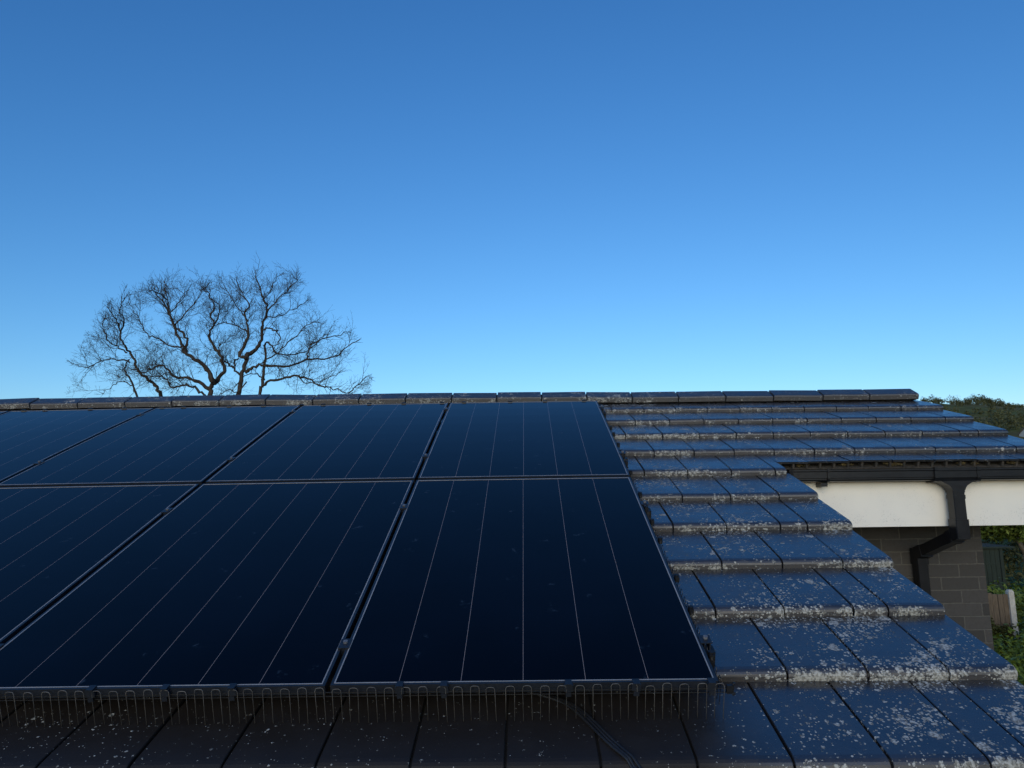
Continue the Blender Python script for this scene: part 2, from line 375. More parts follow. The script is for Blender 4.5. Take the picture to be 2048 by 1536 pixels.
roof = MB()
PROF = [(0.0, -0.0375), (0.0, -0.0180), (0.0035, -0.0110), (0.010, -0.0062), (0.020, -0.0030), (0.034, -0.0028), (0.12, -0.0102), (0.25, -0.0227), (0.379, -0.0350), (0.41, -0.038)]
LIPA = [1, 1, 0.95, 0.6, 0.25, 0.05, 0, 0, 0, 0]
def add_tile(ua, ub, vt, vcut=None):
    dw = random.gauss(0, 0.0009); dv = random.gauss(0, 0.0014); tl = random.gauss(0, 0.0009); rn = random.random()
    ua += 0.0035; ub -= 0.0035
    prof, la = PROF, LIPA
    if vcut is not None:
        prof = [(vcut, -0.0225), (vcut, -0.0105), (vcut + 0.004, -0.0100), (0.25, -0.0227), (0.379, -0.0350), (0.41, -0.038)]
        prof = [(p[0], p[1] - 0.0028 - (0.0372 / G * 0) + 0.0028) for p in prof]
        la = [0.3, 0.1, 0, 0, 0, 0]
    cols = [(ua, -0.022), (ua, -0.0022), (ua + 0.0022, 0)]
    nmid = max(1, int((ub - ua) / 0.13))
    for k in range(1, nmid): cols.append((ua + (ub - ua) * k / nmid, 0))
    cols += [(ub - 0.0022, 0), (ub, -0.0022), (ub, -0.022)]
    vs = []; lp = []; we = []; di = []
    for (pv, pw), la_ in zip(prof, la):
        for j, (u, cw) in enumerate(cols):
            t = (u - ua) / (ub - ua) - 0.5
            vv = vt + pv + dv
            vs.append(W(u, vv, -DT + pw + dw + tl * t + (cw if pv > 0 or True else 0)))
            lp.append(la_ * lipf(u, vt) if la_ else 0.0)
            we.append(wearf(u, vt) * (1 + 0.35 * la_))
            di.append(max(0, min(1, (0.66 - u) / 0.12)) if vt + pv < 1.99 else 0.0)
    nc = len(cols); fs = []
    for i in range(len(prof) - 1):
        for j in range(nc - 1):
            fs.append((i * nc + j, i * nc + j + 1, (i + 1) * nc + j + 1, (i + 1) * nc + j))
    roof.add(vs, fs, 0, {'lip': lp, 'wear': we, 'rnd': rn, 'dirt': di})

UL = -6.2
def joints(r):
    low = r <= 5
    u0, tw = (U0 + 0.003, 0.2545) if low else (U0 - 0.008, 0.2525)
    end = E1 if low else E2
    js = []
    if r % 2:                                    # whole tiles from the verge
        k = 2 if low else 9
        n_ = k
        while u0 + n_ * tw > UL: js.append(u0 + n_ * tw); n_ -= 1
    else:
        k = 2 if low else 9
        js.append(u0 + k * tw); n_ = k - 0.5
        while u0 + n_ * tw > UL: js.append(u0 + n_ * tw); n_ -= 1
    js.append(UL); js.sort(); js.append(end + random.gauss(0, 0.003))
    return js
def ve(u): return 4.022 + 0.03 * min(1, max(0, (u - 1.5) / 0.25))
for r in range(-2, 11):
    vt = V0 + r * G - (0.02 if r == 0 else 0)
    js = joints(r)
    for a, b_ in zip(js[:-1], js[1:]):
        if r == 6 and b_ > 1.503:
            if a < 1.503 - 0.02:
                add_tile(a, 1.503 + 0.0035, vt)
                add_tile(1.503 - 0.0035, b_, vt, ve(1.6) - vt)
            else: add_tile(a, b_, vt, ve(b_) - vt)
        else: add_tile(a, b_, vt)
    # the interlocks that close the joints from below, a little lower than the tile faces
    end = (E1 if r <= 5 else E2) - 0.02
    vA = vt + 0.012
    segs = [(UL, end, vA)] if r != 6 else [(UL, 1.49, vA), (1.49, end, ve(2) + 0.015)]
    for (ua, ub, va_) in segs:
        nu = 20
        vs = []
        for i in range(nu + 1):
            u = ua + (ub - ua) * i / nu
            for vv in (va_, vt + G + 0.03): vs.append(W(u, vv, -DT - 0.0345 * (vv - vt) / G - 0.013))
        roof.add(vs, [(2 * i, 2 * i + 2, 2 * i + 3, 2 * i + 1) for i in range(nu)], 1)
# eave of the right-hand part: cut tiles with open ribs beneath
u = 1.512
while u < 3.27:
    roof.prism([(ve(u) + 0.004, -0.150), (ve(u) + 0.004, -0.1135), (ve(u) + 0.06, -0.1135), (ve(u) + 0.06, -0.150)], u, u + 0.012, lambda a, v, w: W(a, v, w), 2)
    u += 0.0837
roof.prism([(ve(2) + 0.05, -0.190), (ve(2) + 0.05, -0.136), (ve(2) + 0.07, -0.136), (ve(2) + 0.07, -0.190)], 1.51, 3.27, lambda a, v, w: W(a, v, w), 1)
roof.prism([(ve(2) + 0.002, -0.157), (ve(2) + 0.002, -0.150), (ve(2) + 0.05, -0.150), (ve(2) + 0.05, -0.157)], 1.51, 3.27, lambda a, v, w: W(a, v, w), 2)
for (un, s_) in ((1.66, 1.0), (1.93, 0.9), (2.20, 1.0), (2.235, 0.7), (2.62, 0.5), (2.70, 0.4), (2.93, 0.7)):     # moss and old nests in the ribs
    for k in range(80):
        a = Vector((random.gauss(0, 0.020), random.gauss(0, 0.006), random.gauss(0, 0.006)))
        p = W(un + a.x * s_, ve(2) + 0.02 + a.y, -0.133 + a.z * s_)
        q = p + Vector((random.gauss(0, 0.009), random.gauss(0, 0.006), random.gauss(0, 0.005)))
        roof.tube([p, q], 0.0016, 3, 3)
# back slope, in courses
yR = W(0, 5.84, 0).y
for r in range(-1, 11):
    vt = V0 + r * G
    vs = []; fs = []
    us = [UL, -3, 0, E2]
    for (pv, pw) in [PROF[0], PROF[1], PROF[3], PROF[5], PROF[8]]:
        for u in us:
            p = W(u, vt + pv, -DT + pw); vs.append(Vector((p.x, 2 * yR - p.y, p.z)))
    for i in range(4):
        for j in range(3): fs.append((i * 4 + j, (i + 1) * 4 + j, (i + 1) * 4 + j + 1, i * 4 + j + 1))
    roof.add(vs, fs, 0, {'lip': 0.1, 'wear': 0.4, 'rnd': 0.3})
# boarding under the tiles
for (ua, ub, v0_) in ((UL, E1 - 0.03, 0.9), (E1 - 0.03, E2 - 0.03, 4.14)):
    for sgn in (1, -1):
        vs = []
        for u in (ua, ub):
            for (v_, w_) in ((v0_ if sgn > 0 else 1.3, -D - 0.075), (5.80, -D - 0.075), (5.80, -D - 0.095), (v0_ if sgn > 0 else 1.3, -D - 0.095)):
                p = W(u, v_, w_); vs.append(Vector((p.x, p.y if sgn > 0 else 2 * yR - p.y, p.z)))
        roof.add(vs, [(0, 1, 5, 4), (1, 2, 6, 5), (2, 3, 7, 6), (3, 0, 4, 7), (0, 3, 2, 1), (4, 5, 6, 7)], 1)
roof_o = mkb(roof, 'roof', [M['tile'], M['dark'], M['mortar'], M['moss']], house)

# ridge tiles
RJ = [-6.2, -5.79, -5.39, -4.995, -4.6, -4.209, -3.80, -3.395, -2.993, -2.591, -2.195, -1.797, -1.407, -1.013, -0.626, -0.246, 0.130, 0.508, 0.888, 1.272, 1.663, 2.058, 2.467, 2.85, 3.258]
RP = [(-0.132, -0.064), (-0.138, -0.063), (-0.140, -0.028), (-0.135, -0.0205), (-0.124, -0.0165), (-0.060, -0.008), (-0.025, -0.0028), (-0.010, -0.0008), (0, 0)]
VR = 5.84
def apex(u):
    P_ = [(-9, -0.010), (-4.5, -0.013), (-2.6, -0.017), (-0.63, -0.029), (0.9, -0.044), (9, -0.045)]
    for (a0, b0), (a1, b1) in zip(P_[:-1], P_[1:]):
        if u <= a1: return b0 + (b1 - b0) * (u - a0) / (a1 - a0)
RL = [1, 1, 0.95, 0.5, 0.1, 0, 0, 0, 0]
for i in range(len(RJ) - 1):
    a, b_ = RJ[i] + 0.005, RJ[i + 1] - 0.005
    mb = MB(); t0 = random.gauss(0, 0.0018); t1 = random.gauss(0, 0.0030) + 0.001; rn = random.random()
    if i == len(RJ) - 2: t0, t1 = 0.002, 0.006
    vs = []; lp = []; we = []
    us = [a, a + 0.004, (a + b_) / 2, b_ - 0.004, b_]
    for k, u in enumerate(us):
        ins = 0.003 if k in (0, 4) else 0
        tt = t0 + (t1 - t0) * (u - a) / (b_ - a)
        half = []
        for (pv, pw), la in zip(RP, RL):
            half.append((W(u, VR + pv + ins * (1 if pv < -0.1 else 0), pw - ins + apex(u) + tt), la))
        ya = half[-1][0].y
        full = half + [(Vector((p.x, 2 * ya - p.y, p.z)), la) for p, la in half[-2::-1]]
        for p, la in full:
            vs.append(p); lp.append(la * (0.95 if u < 1.2 else 0.6)); we.append(0.9 if u < 1.4 else 0.55)
    n_ = len(RP) * 2 - 1; fs = []
    for k in range(4):
        for j in range(n_ - 1): fs.append((k * n_ + j, (k + 1) * n_ + j, (k + 1) * n_ + j + 1, k * n_ + j + 1))
    fs.append(tuple(range(n_))); fs.append(tuple(4 * n_ + j for j in range(n_ - 1, -1, -1)))
    mb.add(vs, fs, 0, {'lip': lp, 'wear': we, 'rnd': rn})
    mkb(mb, 'ridge_tile', [M['ridge']], roof_o)
mb = MB()
ya = W(0, VR, 0).y
for k in range(12):
    ua = -6.19 + k * (3.21 + 6.19) / 12; ub = ua + (3.21 + 6.19) / 12
    vs = []
    for u in (ua, ub):
        pts = [W(u, VR - 0.100, -0.145), W(u, VR - 0.098, apex(u) - 0.044), W(u, VR - 0.07, apex(u) - 0.028), W(u, VR, apex(u) - 0.019)]
        pts += [Vector((p.x, 2 * pts[3].y - p.y, p.z)) for p in pts[2::-1]]
        vs += pts
    mb.add(vs, [(j, j + 7, j + 8, j + 1) for j in range(6)] + [tuple(range(7)), tuple(range(13, 6, -1))], 0)
mkb(mb, 'mortar_bedding', [M['dark']], roof_o)

# walls
def yz(v, w, u=0): p = W(u, v, w); return p.y, p.z
def body(name, xa, xb, yf):
    yR_, zR_ = yz(5.80, -0.24); s_ = math.tan(TH)
    yb = 2 * yR_ - max(yf, 2.0)
    poly = [(yf, 0), (yf, zR_ - (yR_ - yf) * s_), (yR_, zR_), (yb, zR_ - (yb - yR_) * s_), (yb, 0)]
    mb = MB(); mb.prism(poly, xa, xb, lambda a, y, z: Vector((a, y, z)))
    return mkb(mb, name, M['brick'], house)
body('wall', -6.0, 1.36, 1.75)
body('wall', 1.36, 3.010, 4.84)
# fascia, soffit, bargeboards
FY = 4.39
mb = MB(); mb.box((1.42, FY, 3.762), (3.24, FY + 0.02, 4.085)); fo = mkb(mb, 'fascia', M['fascia'], house)
mb = MB(); mb.box((1.42, FY + 0.022, 3.775), (3.24, 4.90, 3.785)); mkb(mb, 'soffit', M['soffit'], house)
def verge(u, va, vb, sgn=1):
    mb = MB(); 
    def f(a, v, w):
        p = W(u, v, w); return Vector((a, p.y if sgn > 0 else 2 * yR - p.y, p.z))
    mb.prism([(va, -D - 0.26), (va, -D - 0.098), (vb, -D - 0.098), (vb, -D - 0.26)], u - 0.05, u - 0.03, f)
    return mkb(mb, 'bargeboard', M['fascia'], house)
verge(E1, 0.95, 3.80); verge(E2, 4.14, 5.60); verge(E2, 1.3, 5.60, -1)

# gutter over the white board
gut = MB()
GP = [(4.383, 4.128), (4.386, 4.128), (4.386, 4.066), (4.368, 4.052), (4.312, 4.050), (4.292, 4.054), (4.2855, 4.062), (4.2855, 4.070), (4.279, 4.0725), (4.279, 4.1085), (4.2825, 4.111), (4.274, 4.113), (4.274, 4.123),
      (4.286, 4.123), (4.286, 4.113), (4.2825, 4.1085), (4.2825, 4.0755), (4.289, 4.073), (4.289, 4.064), (4.312, 4.053), (4.366, 4.055), (4.383, 4.068)]
def gfn(a, y, z): return Vector((a, y, z - 0.016 - 0.004 * (a - 2.2)))
gut.prism(GP, 1.575, 2.44, gfn); gut.prism(GP, 2.68, 3.40, gfn)
gut_o = mkb(gut, 'gutter', M['plastic'], house)
def scaled(poly, k, dy=0, dz=0):
    cy = 4.33; cz = 4.09
    return [(cy + (y - cy) * k + dy, cz + (z - cz) * k + dz) for y, z in poly]
# stop end, union bracket and outlet
mb = MB(); mb.prism([(4.384, 4.126), (4.384, 4.062), (4.366, 4.046), (4.292, 4.048), (4.276, 4.066), (4.270, 4.125)], 1.568, 1.592, gfn); mkb(mb, 'stop_end', M['plastic'], gut_o)
OUT = [(4.392, 4.129), (4.389, 4.060), (4.366, 4.044), (4.300, 4.044), (4.280, 4.050), (4.276, 4.064), (4.271, 4.068), (4.271, 4.106), (4.268, 4.110), (4.268, 4.127), (4.290, 4.127), (4.290, 4.06), (4.37, 4.058), (4.384, 4.129)]
for xc in (1.80,):
    mb = MB(); mb.prism(OUT, xc - 0.006, xc + 0.006, gfn); mb.box((xc - 0.035, 4.305, 4.008), (xc + 0.002, 4.389, 4.030)); mkb(mb, 'gutter_bracket', M['plastic'], gut_o)
mb = MB(); mb.prism(OUT, 2.435, 2.685, gfn)
for xc in (2.436, 2.684):
    big = scaled(OUT, 1.07)
    big = [(min(y, 4.3885), z) for y, z in big]
    mb.prism(big, xc - 0.011, xc + 0.011, gfn)
mkb(mb, 'outlet_union', M['plastic'], gut_o)
# funnel under the union that narrows into the square pipe
PX = 2.560; PY0, PY1 = 4.278, 4.350
dp = MB()
sec = [(4.031, 0.100), (4.026, 0.092), (4.016, 0.072), (4.004, 0.053), (3.990, 0.042), (3.975, 0.036)]
vs = []
for z, hw in sec:
    k = (z - 3.975) / (4.031 - 3.975)
    vs += [(PX - hw, PY0 - 0.004 - 0.0 * k, z), (PX + hw, PY0 - 0.004, z), (PX + hw, PY1 + 0.004 + 0.03 * k, z), (PX - hw, PY1 + 0.004 + 0.03 * k, z)]
fs = []
for i in range(len(sec) - 1):
    for j in range(4): fs.append((i * 4 + j, i * 4 + (j + 1) % 4, (i + 1) * 4 + (j + 1) % 4, (i + 1) * 4 + j))
fs.append((0, 3, 2, 1)); dp.add(vs, fs)
pipe = MB()
def sq(mbx, x, y0, y1, z0, z1, hw=0.0335, dx0=0, b=0.004):
    vs = []
    for z, dx in ((z0, dx0), (z1, 0)):
        for (sx, yy) in ((-hw + b, y0), (hw - b, y0), (hw, y0 + b), (hw, y1 - b), (hw - b, y1), (-hw + b, y1), (-hw, y1 - b), (-hw, y0 + b)):
            vs.append((x + sx + dx, yy, z))
    fs = [(j, (j + 1) % 8, 8 + (j + 1) % 8, 8 + j) for j in range(8)] + [tuple(range(7, -1, -1)), tuple(range(8, 16))]
    mbx.add(vs, fs)
sq(pipe, PX, PY0, PY1, 3.80, 3.99, 0.0345)
sq(pipe, PX, PY0 - 0.003, PY1 + 0.003, 3.925, 3.948, 0.037)
sq(pipe, PX, PY0 - 0.003, PY1 + 0.003, 3.962, 3.992, 0.037)
dpo = mkb(pipe, 'downpipe', M['plastic'], house)
mkb(dp, 'outlet_funnel', M['plastic'], dpo)
mb = MB(); sq(mb, PX, PY0 - 0.005, PY1 + 0.005, 3.745, 3.805, 0.0395); sq(mb, PX, PY0 - 0.004, PY1 + 0.006, 3.690, 3.746, 0.0385)
mkb(mb, 'pipe_elbow', M['plastic'], dpo)
# raking length back to the wall
mb = MB()
def rake(mbx, y0, z0, y1, z1, hw, ht):
    d = Vector((0, y1 - y0, z1 - z0)).normalized(); nn = Vector((0, -d.z, d.y))
    vs = []
    for c_ in (Vector((PX, y0, z0)), Vector((PX, y1, z1))):
        for sx, sn in ((-1, -1), (1, -1), (1, 1), (-1, 1)): vs.append(c_ + Vector((sx * hw, 0, 0)) + nn * sn * ht)
    mbx.add(vs, [(0, 3, 2, 1), (4, 5, 6, 7), (0, 1, 5, 4), (1, 2, 6, 5), (2, 3, 7, 6), (3, 0, 4, 7)])
rake(mb, 4.30, 3.722, 4.80, 3.560, 0.033, 0.033)
rake(mb, 4.353, 3.705, 4.40, 3.690, 0.0375, 0.0375)
mkb(mb, 'raking_pipe', M['plastic'], dpo)
mb = MB(); rake(mb, 4.70, 3.592, 4.765, 3.571, 0.0385, 0.0385); sq(mb, PX, 4.742, 4.822, 3.50, 3.60, 0.0385)
mkb(mb, 'pipe_elbow', M['plastic'], dpo)
mb = MB(); sq(mb, PX, 4.747, 4.817, 0.1, 3.50, 0.0335); mkb(mb, 'lower_pipe', M['plastic'], dpo)

# ------------------------------------------------------------------ solar panels
PU0 = -0.0207; PP = 1.1549; PW = 1.134; PH = 1.722; PV0 = 1.8203 - 0.011; GR = 0.0527 - 0.022
ORD = ['first', 'second', 'third', 'fourth', 'fifth']
jit = {}
def pframe(ci, ri):
    uc = PU0 - ci * PP; va = PV0 + ri * (PH + GR)
    return uc, va
for ri in (0, 1):
    for ci in range(5 if ri else 4):
        uc, va = pframe(ci, ri)
        if ri == 0:
            lab = ['lower-row black solar panel beside the open roof tiles, above the cables', 'lower-row black solar panel directly left of the one above the cables',
                   'lower-row black solar panel running off the left edge of the view', 'lower-row black solar panel at the far left end, out past the view'][ci]
        else:
            lab = ['upper-row black solar panel beside the open roof tiles, under the ridge', 'upper-row black solar panel, second from the open roof tiles',
                   'upper-row black solar panel under the bare tree, third from the open tiles', 'upper-row black solar panel at the left, cut by the view edge, below the ridge',
                   'sliver of upper-row solar panel in the far left corner under the ridge'][ci]
        root = thing('solar_panel', W(uc, va, -0.03), lab, 'solar panel', 'black solar panels in two rows on the roof')
        du = random.gauss(0, 0.0015); dw = random.gauss(0, 0.001)
        def F(a, v, w): return W(uc + du + a, va + v, w + dw)
        hw = PW / 2; bw = 0.0085; iw = 0.0038            # outer flange, inner lip with its sky sheen painted as pale grey
        def ring(mbx, o0, o1, w0, w1, seg=6):
            # rectangular ring between insets o0 and o1, from w0 up to w1
            A = [(-hw + o0, o0), (hw - o0, o0), (hw - o0, PH - o0), (-hw + o0, PH - o0)]
            B = [(-hw + o1, o1), (hw - o1, o1), (hw - o1, PH - o1), (-hw + o1, PH - o1)]
            for k in range(4):
                a0, a1, b0, b1 = A[k], A[(k + 1) % 4], B[k], B[(k + 1) % 4]
                vs = []
                for s in range(seg + 1):
                    t = s / seg
                    pa = (a0[0] + (a1[0] - a0[0]) * t, a0[1] + (a1[1] - a0[1]) * t); pb = (b0[0] + (b1[0] - b0[0]) * t, b0[1] + (b1[1] - b0[1]) * t)
                    vs += [F(*pa, w0), F(*pa, w1), F(*pb, w1), F(*pb, w0)]
                fs = []
                for s in range(seg):
                    q = s * 4
                    for j in range(4): fs.append((q + j, q + (j + 1) % 4, q + 4 + (j + 1) % 4, q + 4 + j))
                mbx.add(vs, fs)
        mb = MB(); ring(mb, 0, bw, -0.030, 0.0); mkb(mb, 'frame', M['alu'], root)
        mb = MB(); ring(mb, bw + 0.0002, bw + iw, -0.006, 0.0006); mkb(mb, 'frame_lip', M['edge'], root)
        # glass sheet with uv in metres from the centre line
        g = bw + iw; nu, nv = 4, 8
        mb = MB(); vs = []; uvs = []
        for i in range(nu + 1):
            for j in range(nv + 1):
                a = -hw + g + (PW - 2 * g) * i / nu; v = g + (PH - 2 * g) * j / nv
                vs.append(F(a, v, -0.0012)); uvs.append((a, v))
        fs = [(i * (nv + 1) + j, (i + 1) * (nv + 1) + j, (i + 1) * (nv + 1) + j + 1, i * (nv + 1) + j + 1) for i in range(nu) for j in range(nv)]
        mb.add(vs, fs)
        o = mkb(mb, 'glass', M['glass'], root)
        uvl = o.data.uv_layers.new(name='UVMap')
        for lp_ in o.data.loops: uvl.data[lp_.index].uv = uvs[lp_.vertex_index]
        mb = MB(); mb.box((-hw + bw, bw, -0.024), (hw - bw, PH - bw, -0.020), F); mkb(mb, 'backsheet', M['black'], root)

# mounting rails, their end clamps and the clamps between panels
RV = [2.020, 3.165, 3.935, 5.065]
rail_lab = ['black rail under the lower panels nearest the gutter-side wires', 'black rail under the lower panels just below the row gap', 'black rail under the upper panels just above the row gap', 'black rail under the upper panels nearest the ridge']
for rv, rl in zip(RV, rail_lab):
    root = thing('mounting_rail', W(0.6, rv, -0.09), rl, 'rail', 'black rails carrying the panels')
    mb = MB()
    for k in range(12):
        ua = -5.25 + k * 5.83 / 12
        mb.box((ua, rv - 0.019, -0.074), (ua + 5.83 / 12, rv + 0.019, -0.032), W)
    ro = mkb(mb, 'rail', M['alu'], root)
    mb = MB(); mb.box((0.5802, rv - 0.020, -0.086), (0.588, rv + 0.020, -0.031), W); mkb(mb, 'end_cap', M['black'], root)
    for uh in [0.50 - 0.754 * k for k in range(8)]:
        mb = MB(); mb.prism([(rv + 0.02, -0.074), (rv + 0.026, -0.074), (rv + 0.026, -0.112), (rv + 0.14, -0.118), (rv + 0.14, -0.125), (rv + 0.02, -0.119)], uh, uh + 0.03, W); mkb(mb, 'roof_hook', M['alu'], root)
cl_n = 0
CW = ['lowest', 'second lowest', 'third lowest', 'highest']
GN = ['first gap left of the open tiles', 'second gap left of the open tiles', 'third gap left of the open tiles', 'gap in the far left corner']
for gi in range(4):
    ug = PU0 - PP * (gi + 0.5)
    for k, rv in enumerate(RV):
        if gi == 2 and k < 2 or gi == 3 and k < 3: continue
        root = thing('panel_clamp', W(ug, rv, 0), CW[k] + ' bolted clamp in the ' + GN[gi], 'clamp', 'clamps bridging the gaps between panels')
        mb = MB(); mb.box((ug - 0.0175, rv - 0.026, 0.0012), (ug + 0.0175, rv + 0.026, 0.0048), W); mb.box((ug - 0.009, rv - 0.024, -0.030), (ug + 0.009, rv - 0.021, 0.0011), W); mkb(mb, 'clamp_plate', M['alu'], root)
        mb = MB(); c_ = W(ug, rv + 0.004, 0.0048); nrm = (W(ug, rv, 1) - W(ug, rv, 0)).normalized()
        mb.tube([c_, c_ + nrm * 0.006], 0.0075, 10); mb.tube([c_ + nrm * 0.006, c_ + nrm * 0.0062], [0.0045, 0.003], 6); mkb(mb, 'bolt', M['bolt'], root, smooth=False)
EC = ['lowest', 'second lowest', 'third lowest', 'highest']
for k, rv in enumerate(RV):
    ue = PU0 + PW / 2
    root = thing('end_clamp', W(ue, rv, 0), EC[k] + ' end clamp on the right edge of the panels beside the tiles', 'clamp', 'end clamps along the right edge of the panels')
    mb = MB(); mb.box((ue - 0.006, rv - 0.022, 0.0012), (ue + 0.030, rv + 0.022, 0.0045), W); mb.box((ue + 0.004, rv - 0.022, -0.0315), (ue + 0.008, rv + 0.022, 0.0011), W); mb.box((ue + 0.0215, rv - 0.020, -0.0315), (ue + 0.0255, rv + 0.020, 0.0011), W)
    mkb(mb, 'clamp_body', M['alu'], root)
    mb = MB(); c_ = W(ue + 0.014, rv + 0.004, 0.0045); mb.tube([c_, c_ + nrm * 0.008], 0.0075, 10); mkb(mb, 'bolt', M['bolt'], root)

# ------------------------------------------------------------------ wire bird guard round the edge of the panels
UE = PU0 + PW / 2
def loop_pts(fn, c, half, top, bot, n=4):
    pts = [fn(c - half, bot, 0)]
    pts.append(fn(c - half, top - 0.008, 1))
    for k in range(n + 1):
        t = pi - pi * k / n
        pts.append(fn(c + half * (cos(t) * 0.92), top - 0.006 + 0.006 * sin(t) ** 0.6 if sin(t) > 1e-6 else top - 0.006, 1))
    pts.append(fn(c + half, top - 0.008, 1)); pts.append(fn(c + half, bot, 0))
    return pts
gd = thing('bird_guard', W(-1.2, PV0 - 0.01, -0.12), 'row of thin bent wire loops hanging under the lower edge of the panels', 'bird guard', 'wire bird guards clipped round the panels')
vg = PV0 - 0.008
def ffn(a, w, k): return W(a, vg - 0.0035 * k + random.gauss(0, 0.0004), w)
mb = MB()
for wv in (-0.019, -0.032):
    mb.tube([W(UE + 0.02 - 3.25 * i / 26, vg + 0.0018, wv) for i in range(27)], 0.0016, 5)
gr = mkb(mb, 'cross_wire', M['black'], gd)
cnt = 0
for k in range(62):
    c = UE + 0.001 - 0.0508 * k + random.gauss(0, 0.0012) - (0.006 if k % 14 == 13 else 0)
    top = 0.000 + random.gauss(0, 0.0014) - (0.004 if k % 9 == 4 else 0); lean = random.gauss(0, 0.0012)
    mb = MB()
    pts = loop_pts(ffn, c, 0.0128, top, -0.112, 5)
    pts[0] = W(c - 0.0128 + lean, vg - 0.012 + random.gauss(0, 0.002), -0.110 + random.gauss(0, 0.002)); pts[-1] = W(c + 0.0128 + lean, vg - 0.012 + random.gauss(0, 0.002), -0.110 + random.gauss(0, 0.002))
    mb.tube(pts, 0.0011, 5); mkb(mb, 'wire_loop', M['wire'], gd, smooth=True)
CLU = [0.523, 0.305, 0.108, -0.255, -0.385, -0.88, -1.08, -1.30, -1.70, -1.80, -2.15, -2.40]
for c in CLU:
    mb = MB()
    mb.box((c - 0.013, vg - 0.004, -0.022), (c + 0.013, vg + 0.012, -0.0005), W); mb.box((c - 0.010, vg - 0.006, 0.0008), (c + 0.010, vg + 0.018, 0.0045), W)
    mb.box((c - 0.008, vg - 0.007, -0.036), (c + 0.008, vg - 0.0045, -0.0228), W)
    mkb(mb, 'clip', M['alu'], gd)
mb = MB(); mb.box((UE + 0.020, vg - 0.004, -0.034), (UE + 0.040, vg + 0.006, -0.008), W); mb.tube([W(UE + 0.038, vg, -0.006), W(UE + 0.041, vg, 0.0)], 0.004, 6); mb.tube([W(UE + 0.036, vg - 0.005, -0.036), W(UE + 0.044, vg - 0.005, -0.030)], 0.004, 6)
mkb(mb, 'end_clip', M['black'], gd)

gd2 = thing('bird_guard', W(UE + 0.01, 3.5, -0.12), 'dark wire guard running up the right edge of the panels beside the tiles', 'bird guard', 'wire bird guards clipped round the panels')
ug2 = UE + 0.008
mb = MB()
for wv in (-0.019, -0.032): mb.tube([W(ug2 - 0.002, PV0 + 3.45 * i / 20, wv) for i in range(21)], 0.0018, 5)
mkb(mb, 'cross_wire', M['black'], gd2)
for k in range(67):
    c = PV0 + 0.03 + 0.0515 * k + random.gauss(0, 0.0015); top = -0.004 + random.gauss(0, 0.0012)
    mb = MB(); mb.tube(loop_pts(lambda a, w, q: W(ug2 + 0.003 * q, a, w), c, 0.0128, top, -0.090, 4), 0.0012, 4); mkb(mb, 'wire_loop', M['black'], gd2)
for v in (1.95, 2.22, 2.45, 2.78, 2.97, 3.12, 3.30, 3.62, 3.78, 3.98, 4.12, 4.35, 4.5, 4.86, 5.0, 5.14):
    mb = MB(); mb.box((ug2 - 0.002, v - 0.014, -0.020), (ug2 + 0.013, v + 0.014, 0.0005), W); mb.tube([W(ug2 + 0.006, v, 0.0), W(ug2 + 0.006, v, 0.005)], 0.008, 8)
    mkb(mb, 'clip', M['black'], gd2)
gd3 = thing('bird_guard', W(-2, PV0 + 2 * PH + GR, -0.1), 'wire guard along the top edge of the panels under the ridge tiles', 'bird guard', 'wire bird guards clipped round the panels')
vg3 = PV0 + 2 * PH + GR + 0.006
mb = MB()
mb.tube([W(UE - 5.6 * i / 30, vg3 + 0.002, -0.02) for i in range(31)], 0.0018, 5)
mkb(mb, 'cross_wire', M['black'], gd3)
u = UE - 0.10; k = 0
while u > -5.0:
    mb = MB(); mb.box((u - 0.016, vg3 - 0.014, 0.0008), (u + 0.016, vg3 + 0.006, 0.0075), W); mkb(mb, 'clip', M['black'], gd3)
    u -= (0.30, 0.27, 0.36, 0.17)[k % 4]; k += 1

# ------------------------------------------------------------------ cables
CP = [(-0.06, 2.05), (-0.004, 1.9446), (0.034, 1.920), (0.1028, 1.8795), (0.1445, 1.8357), (0.1827, 1.7696), (0.2231, 1.6874), (0.2754, 1.600), (0.34, 1.50), (0.40, 1.38)]
CL = ['black cable of three below the panels, nearest the bare tiles on its right', 'middle one of the three black cables running down from under the panels', 'leftmost of the three black cables running down from under the panels']
for i, off in enumerate((0.0, 1.0, 2.0)):
    pts = []
    P3 = [Vector((a + off * -0.0075 * (0.35 + 0.65 * min(1, j / 3)), b_ + off * -0.0080 * (0.6 + 0.4 * sin(j * 1.1 + i)), 0)) for j, (a, b_) in enumerate(CP)]
    for j in range(len(P3) - 1):
        p0 = P3[max(j - 1, 0)]; p1 = P3[j]; p2 = P3[j + 1]; p3 = P3[min(j + 2, len(P3) - 1)]
        for s in range(6):
            t = s / 6
            q = 0.5 * ((2 * p1) + (-p0 + p2) * t + (2 * p0 - 5 * p1 + 4 * p2 - p3) * t * t + (-p0 + 3 * p1 - 3 * p2 + p3) * t ** 3)
            r_ = (q.y - V0) / G; fr = r_ - math.floor(r_)
            wt = -DT - 0.0345 * fr if q.y < 1.5 or fr < 0.9 else -DT - 0.0345 * (0.9) * (1 - fr) / 0.1
            if q.y < V0: wt = max(wt, -DT - 0.014)
            pts.append(W(q.x, q.y, wt + 0.0050 + 0.002 * i * 0.2))
    mb = MB(); mb.tube(pts, 0.0042, 8); o = mkb(mb, 'cable', M['cable'], smooth=True)
    tag(o, CL[i], 'cable', 'three black cables on the tiles')

